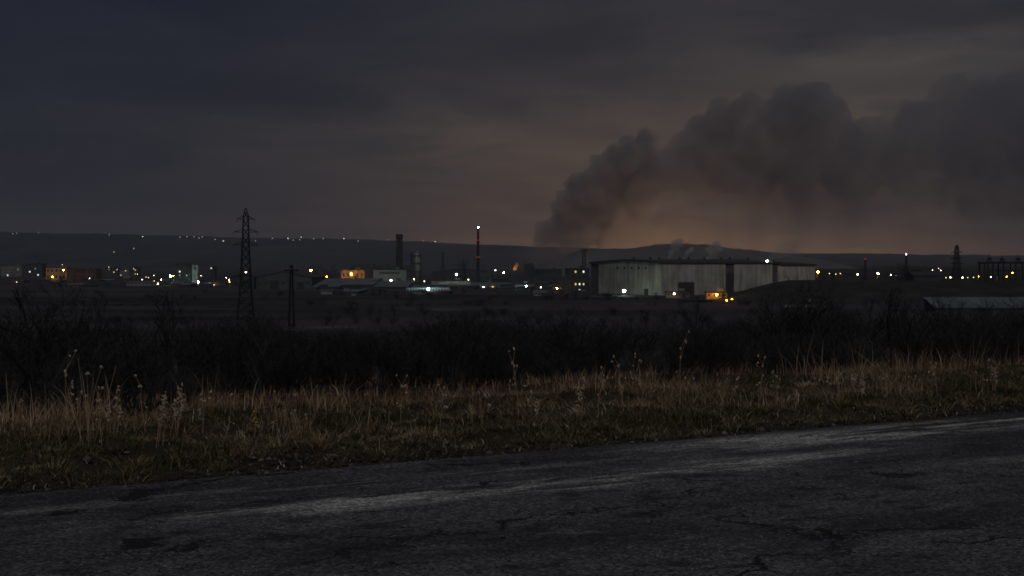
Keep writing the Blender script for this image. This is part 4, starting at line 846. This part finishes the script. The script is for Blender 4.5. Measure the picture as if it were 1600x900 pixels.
# ------------------------------------------------------------------ verge grass, weeds, stones
def blades(name, s, d, h, wdt, lean, mt, label, rndv, dirv=None, seg=2, sink=0.02):
    n = len(s); x, y = xy(s, d); z = Zt(x, y)-sink
    a = rng.uniform(0, 2*np.pi, n); la = rng.uniform(0, 2*np.pi, n) if dirv is None else dirv
    ux, uy = np.cos(a)*wdt/2, np.sin(a)*wdt/2; lx, ly = np.cos(la)*lean, np.sin(la)*lean
    ts = [0, 0.5, 1.0] if seg == 2 else [0, 0.4, 0.75, 1.0]; wv = [1, .75, 0] if seg == 2 else [1, .85, .5, 0]
    P = []; 
    for t_, w_ in zip(ts, wv):
        cxx = x+lx*h*t_**2; cyy = y+ly*h*t_**2; czz = z+h*t_*(1-0.25*lean*t_)
        if w_ > 0: P += [np.stack([cxx-ux*w_, cyy-uy*w_, czz], 1), np.stack([cxx+ux*w_, cyy+uy*w_, czz], 1)]
        else: P.append(np.stack([cxx, cyy, czz], 1))
    m = len(P); V = np.stack(P, 1).reshape(-1, 3); base = (np.arange(n)*m)[:, None]; T = []
    for i in range(0, m-3, 2): T += [base+np.array([[i, i+1, i+3]]), base+np.array([[i, i+3, i+2]])]
    T.append(base+np.array([[m-3, m-2, m-1]]))
    o = link(name, npmesh(name, V, np.concatenate(T), mt, False, np.repeat(rndv, m))); tag(o, label, kind='stuff'); return o
GRN = hairmat('verge_grass', [(0.0, (0.026, 0.026, 0.012)), (0.35, (0.085, 0.073, 0.033)), (0.6, (0.23, 0.165, 0.088)), (0.85, (0.42, 0.32, 0.20)), (1.0, (0.72, 0.63, 0.50))])
DRY = hairmat('dry_grass', [(0.0, (0.07, 0.036, 0.020)), (0.4, (0.31, 0.185, 0.107)), (0.7, (0.50, 0.35, 0.215)), (1.0, (0.72, 0.60, 0.43))])
def scat(n, s0, s1, d0, d1, keep):
    s = rng.uniform(s0, s1, n); d = rng.uniform(d0, d1, n); k = rng.random(n) < keep(s, d); return s[k], d[k]
s, d = scat(190000, -4, 25, 0.06, 5.5, lambda s, d: (0.25+0.75*ss(-0.16, 0.06, fbm(s*1.3, d*1.5, 4, 91)))*ss(-0.05, 0.5, d+0.9*fbm(s*1.6, s*0, 3, 95))*(1-0.6*ss(3.2, 5.2, d)))
hs = (0.05+0.13*ss(-0.2, 0.25, fbm(s*1.1, d*1.2, 3, 92)))*rng.uniform(0.45, 1.3, len(s))
blades('verge_grass', s, d, hs, rng.uniform(0.004, 0.010, len(s)), rng.uniform(0.2, 1.1, len(s)), GRN, 'short matted green and brown grass along the road verge', np.clip(0.42+1.1*fbm(s*0.8, d*0.9, 3, 93)+rng.normal(0, 0.2, len(s)), 0, 1))
s, d = scat(42000, -4, 27, 1.4, 9.0, lambda s, d: ss(0.0, 0.18, fbm(s*0.75, d*0.75, 4, 96)+0.04)*ss(1.3, 3.2, d+1.6*fbm(s*0.7, d, 3, 97)))
hd = (0.10+0.36*ss(-0.15, 0.25, fbm(s*0.8, d*0.8, 3, 98)))*np.minimum(rng.gamma(7, 1/7, len(s)), 1.5)*(0.55+0.75*ss(-0.15, 0.15, fbm(s*0.35, d*0.35, 2, 88)))
blades('dry_grass', s, d, hd, rng.uniform(0.003, 0.008, len(s)), np.abs(rng.normal(0, 0.5, len(s))), DRY, 'tall dry russet grass standing at the back of the verge', np.clip(0.5+0.9*fbm(s*0.7, d*0.7, 3, 99)+rng.normal(0, 0.22, len(s)), 0, 1), seg=3)
nc_ = 1300; cs, cd = rng.uniform(-4, 25, nc_), 0.10+rng.gamma(1.7, 1.0, nc_); nb = rng.integers(45, 150, nc_); ci = np.repeat(np.arange(nc_), nb); crad = rng.uniform(0.04, 0.16, nc_)
aa = rng.uniform(0, 2*np.pi, len(ci)); rr = np.sqrt(rng.random(len(ci))); ch_ = rng.uniform(0.05, 0.15, nc_); s = cs[ci]+np.cos(aa)*rr*crad[ci]; d = cd[ci]+np.sin(aa)*rr*crad[ci]; k_ = d > -0.08
th = math.atan2(U[1], U[0]); cc_ = rng.normal(0.36, 0.17, nc_)
blades('grass_tussocks', s[k_], d[k_], (ch_[ci]*rng.uniform(0.5, 1.15, len(ci)))[k_], rng.uniform(0.003, 0.008, k_.sum()), (0.25+0.9*rr*rng.uniform(0.6, 1.2, len(ci)))[k_], GRN, 'separate olive and straw grass tussocks crowding the verge', np.clip(cc_[ci]+rng.normal(0, 0.17, len(ci)), 0, 1)[k_], dirv=(aa+th)[k_], seg=3)
# tufts further down the bank
n = 30000; Dd = np.exp(rng.uniform(np.log(20), np.log(120), n)); pxx = rng.uniform(-150, 1750, n); xw = (pxx-800)/FPX*Dd; s, d = sd(xw, Dd); k_ = (d > 8)&(rng.random(n) < 0.25+0.75*ss(-0.1, 0.15, fbm(s/5, d/5, 3, 44))); s, d, Dk = s[k_], d[k_], Dd[k_]
blades('bank_grass', s, d, rng.uniform(0.15, 0.5, len(s))*(1+Dk/120), 0.006+0.0006*Dk, np.abs(rng.normal(0, 0.5, len(s))), DRY, 'rough dry grass tufts on the bank below the road', np.clip(rng.normal(0.22, 0.2, len(s)), 0, 1))
# stones and dead leaves on the road edge
def rocks(name, label, n, fs, fd, fr, mt, onroad=False):
    o = MB().ball((0, 0, 0), 1, 5, 4, 0.7); bv = np.array(o.v); tri = []
    for f in o.f: tri += [f] if len(f) == 3 else [(f[0], f[1], f[2]), (f[0], f[2], f[3])]
    tri = np.array(tri); s, d, r = fs(n), fd(n), fr(n); x, y = xy(s, d); z = Zt(x, y)
    if onroad: z = np.full(n, 0.028)
    jit = 1+rng.uniform(-0.5, 0.5, (n, len(bv), 3)); V = bv[None]*jit*r[:, None, None]; V[:, :, 0] *= rng.uniform(.8, 1.5, n)[:, None]
    V += np.stack([x, y, z+r*0.25], 1)[:, None]; F = (tri[None]+(np.arange(n)*len(bv))[:, None, None]).reshape(-1, 3)
    ob = link(name, npmesh(name, V.reshape(-1, 3), F, mt, False)); tag(ob, label, kind='stuff')
rocks('edge_gravel', 'loose stones and clods along the broken road edge', 2400, lambda n: rng.uniform(-3, 22, n), lambda n: 0.16+np.abs(rng.normal(0, 0.5, n))-0.12, lambda n: rng.gamma(1.3, 0.006, n)+0.003, STONE)
SOIL = mat('soil_clod', (0.045, 0.035, 0.027), (0.02, 0.016, 0.013), 3.0)
rocks('soil_clods', 'dark crumbs of soil and tar along the broken road edge', 5200, lambda n: rng.uniform(-3, 23, n), lambda n: 0.05+np.abs(rng.normal(0, 0.2, n))-0.10, lambda n: rng.gamma(1.6, 0.007, n)+0.004, SOIL)
rocks('road_grit', 'loose grit lying on the asphalt', 6000, lambda n: rng.uniform(-4, 16, n), lambda n: -rng.uniform(0.0, 1.0, n)**1.3*7.5, lambda n: rng.gamma(1.3, 0.0028, n)+0.0015, STONE, True)
LEAFM = hairmat('dead_leaves', [(0, (0.10, 0.05, 0.03)), (0.6, (0.24, 0.15, 0.09)), (0.9, (0.32, 0.26, 0.19)), (1, (0.55, 0.5, 0.43))])
s, d = scat(13000, -3, 22, 0.05, 4.5, lambda s, d: np.exp(-d/1.6)*0.6+0.25)
blades('dead_leaves', s, d, rng.uniform(0.015, 0.06, len(s)), rng.uniform(0.005, 0.018, len(s)), rng.uniform(0.2, 1.3, len(s)), LEAFM, 'curled dead leaves and stalks littering the verge edge', rng.random(len(s)), sink=-0.01)

def weed(label, px, yb, yt, kind, seed, name='dry_weed'):
    rnd = random.Random(seed); D = depth(px, yb, 8, 40); x, y, z = nz(px, D); h = (yb-yt)/FPX*D
    r = empty(name, (x, y, z)); tag(r, label, 'weed'); st = MB(); hd = MB(); sw = 0.0032+h*0.0026
    def stalk(p, d, L, rr, heads, br):
        q = p; n = 5
        for i in range(n):
            d = (d+Vector((rnd.gauss(0, .05), rnd.gauss(0, .05), 0.02))).normalized(); e = q+d*(L/n); st.tube(q, e, rr*(1-0.14*i), rr*(1-0.14*(i+1)), 4, cap=False); q = e
            if br and i >= 1:
                for j in range(rnd.choice([1, 2])):
                    a = rnd.uniform(0, 6.28); dd = (d+Vector((math.cos(a), math.sin(a), 0.15))*rnd.uniform(0.5, 0.9)).normalized(); stalk(q, dd, L*rnd.uniform(0.16, 0.34), rr*0.55, heads, False)
            if kind == 'seed' and i >= 2:
                for j in range(4): hd.ball(tuple(q+Vector((rnd.gauss(0, .012), rnd.gauss(0, .012), rnd.gauss(0, .02)))), rnd.uniform(.006, .013), 5, 3)
        if heads:
            for j in range(3): hd.ball(tuple(q+Vector((rnd.gauss(0, .006), rnd.gauss(0, .006), rnd.gauss(0, .008)))), rnd.uniform(.005, .011), 5, 4, 1.3)
    if kind == 'clump':
        for i in range(9):
            a = rnd.uniform(0, 6.28); l = rnd.uniform(0.02, 0.4); stalk(Vector((rnd.gauss(0, .05), rnd.gauss(0, .05), -.03)), Vector((math.cos(a)*l, math.sin(a)*l, 1)).normalized(), h*(1.0 if i == 0 else rnd.uniform(0.45, 0.95)), sw, rnd.random() < 0.5, False)
    elif kind == 'seed':
        for i in range(4):
            a = rnd.uniform(0, 6.28); l = rnd.uniform(0.0, 0.3); stalk(Vector((rnd.gauss(0, .03), rnd.gauss(0, .03), -.03)), Vector((math.cos(a)*l, math.sin(a)*l, 1)).normalized(), h*(1.0 if i == 0 else rnd.uniform(0.5, 0.9)), sw, True, False)
    else: stalk(Vector((0, 0, -.03)), Vector((rnd.gauss(0, .08), 0, 1)).normalized(), h, sw*1.1, True, kind == 'branch')
    st.build('stem', STEM, r)['kind'] = 'stuff'
    if hd.v: hd.build('seed_head', SEED, r)['kind'] = 'stuff'
    return r
for i, a in enumerate([('tallest clump of bare upright stalks on the verge', 135, 690, 552, 'clump'), ('thin branched stalk beside the tallest clump of stalks', 108, 688, 575, 'branch'), ('feathery seeded weed growing near the tallest clump', 182, 680, 604, 'seed'), ('dense rust brown seeded weed with thick base', 250, 694, 602, 'seed'), ('pair of seeded stalks beside the rust brown weed', 275, 680, 598, 'seed'), ('single bare stalk between seeded weed and yellow plant', 357, 672, 612, 'plain'), ('crooked branching stalk short of the yellow leaved plant', 318, 676, 622, 'branch'), ('upright clump of dry stalks next to the yellow leaved plant', 440, 682, 606, 'clump'), ('short lone stalk in the russet grass', 560, 660, 612, 'plain'), ('lone stalk with seed head above russet grass', 688, 668, 612, 'branch'), ('tall straight stalk with side shoots, alone above the grass', 811, 660, 563, 'branch'), ('leaning seeded stalk in front of the dark thicket', 905, 655, 590, 'seed'), ('pale headed stalk standing beside the leaning seeded stalk', 975, 645, 568, 'branch'), ('upright weed with fine side twigs before the spreading weed', 1003, 642, 566, 'branch'), ('large spreading branched weed, biggest on the verge', 1062, 642, 540, 'branch'), ('thick broken stalk right beside the spreading weed', 1084, 640, 588, 'plain'), ('clump of russet stalks on the far verge', 1300, 628, 580, 'clump'), ('seeded weed at the grey grass heap', 1345, 626, 588, 'seed'), ('slim seeded stalk near the far end of the road', 1555, 612, 560, 'seed'), ('bushy dry clump of stalks near the road far end', 1530, 615, 572, 'clump'), ('thin bent stalk on the verge below the leaning sapling', 40, 690, 620, 'plain'), ('branched stalk amid far russet grass', 1215, 632, 585, 'branch'), ('low stalk clump under the far thicket', 1420, 622, 582, 'clump'), ('thin pale stalk between the tallest clump and the road', 160, 700, 622, 'branch'), ('stiff branched stalk behind the rust brown weed', 228, 676, 598, 'branch'), ('knee high stalks just past the yellow leaved plant', 470, 676, 618, 'clump'), ('forked stalk in the middle of the russet grass', 625, 664, 600, 'branch'), ('sparse stalks short of the tall straight stalk', 745, 664, 604, 'clump'), ('small seeded weed under the tall straight stalk', 838, 660, 606, 'seed'), ('twiggy stalk midway to the spreading weed', 935, 650, 582, 'branch'), ('upright stalks right past the thick broken stalk', 1130, 638, 584, 'clump'), ('tall thin stalk before the slender bare tree', 1188, 634, 568, 'branch'), ('loose stalks at the far grey grass', 1385, 624, 576, 'clump'), ('branched weed close to the far clump', 1465, 620, 570, 'branch')]): weed(*a, seed=300+i)
# the yellow-leaved plant
yp = empty('yellow_plant', nz(398, depth(398, 684, 8, 40))); tag(yp, 'small plant with pale yellow leaves in the verge grass', 'plant'); rnd = random.Random(9); b = MB(); b.tube((0, 0, -.03), (.01, 0, .27), .004, .003, 5); b.build('stem', STEM, yp)
for i in range(16):
    z_ = 0.11+0.15*i/15; a = rnd.uniform(0, 6.28); L = rnd.uniform(.025, .05); c, s_ = math.cos(a), math.sin(a); b = MB(); o = (.01*z_/.27, 0, z_)
    pts = [(0, 0, 0), (.45*L, .32*L, .1*L), (L, 0, -.25*L), (.45*L, -.32*L, .1*L)]; top = [(o[0]+x_*c-y_*s_, o[1]+x_*s_+y_*c, o[2]+q_) for x_, y_, q_ in pts]
    b.v = top+[(x_, y_, q_-.0015) for x_, y_, q_ in top]; b.f = [(0, 1, 2, 3), (7, 6, 5, 4)]+[(i_, 4+i_, 4+(i_+1) % 4, (i_+1) % 4) for i_ in range(4)]; b.build('leaf', YLEAF, yp)

# ------------------------------------------------------------------ haze
hz = MB().box((0, 3800, 152), (19000, 15000, 376)).build('haze', vol('haze_air', (0.80, 0.87, 1.0), 0.00013, 0.45)); tag(hz, 'thin even evening haze over the valley', kind='stuff')
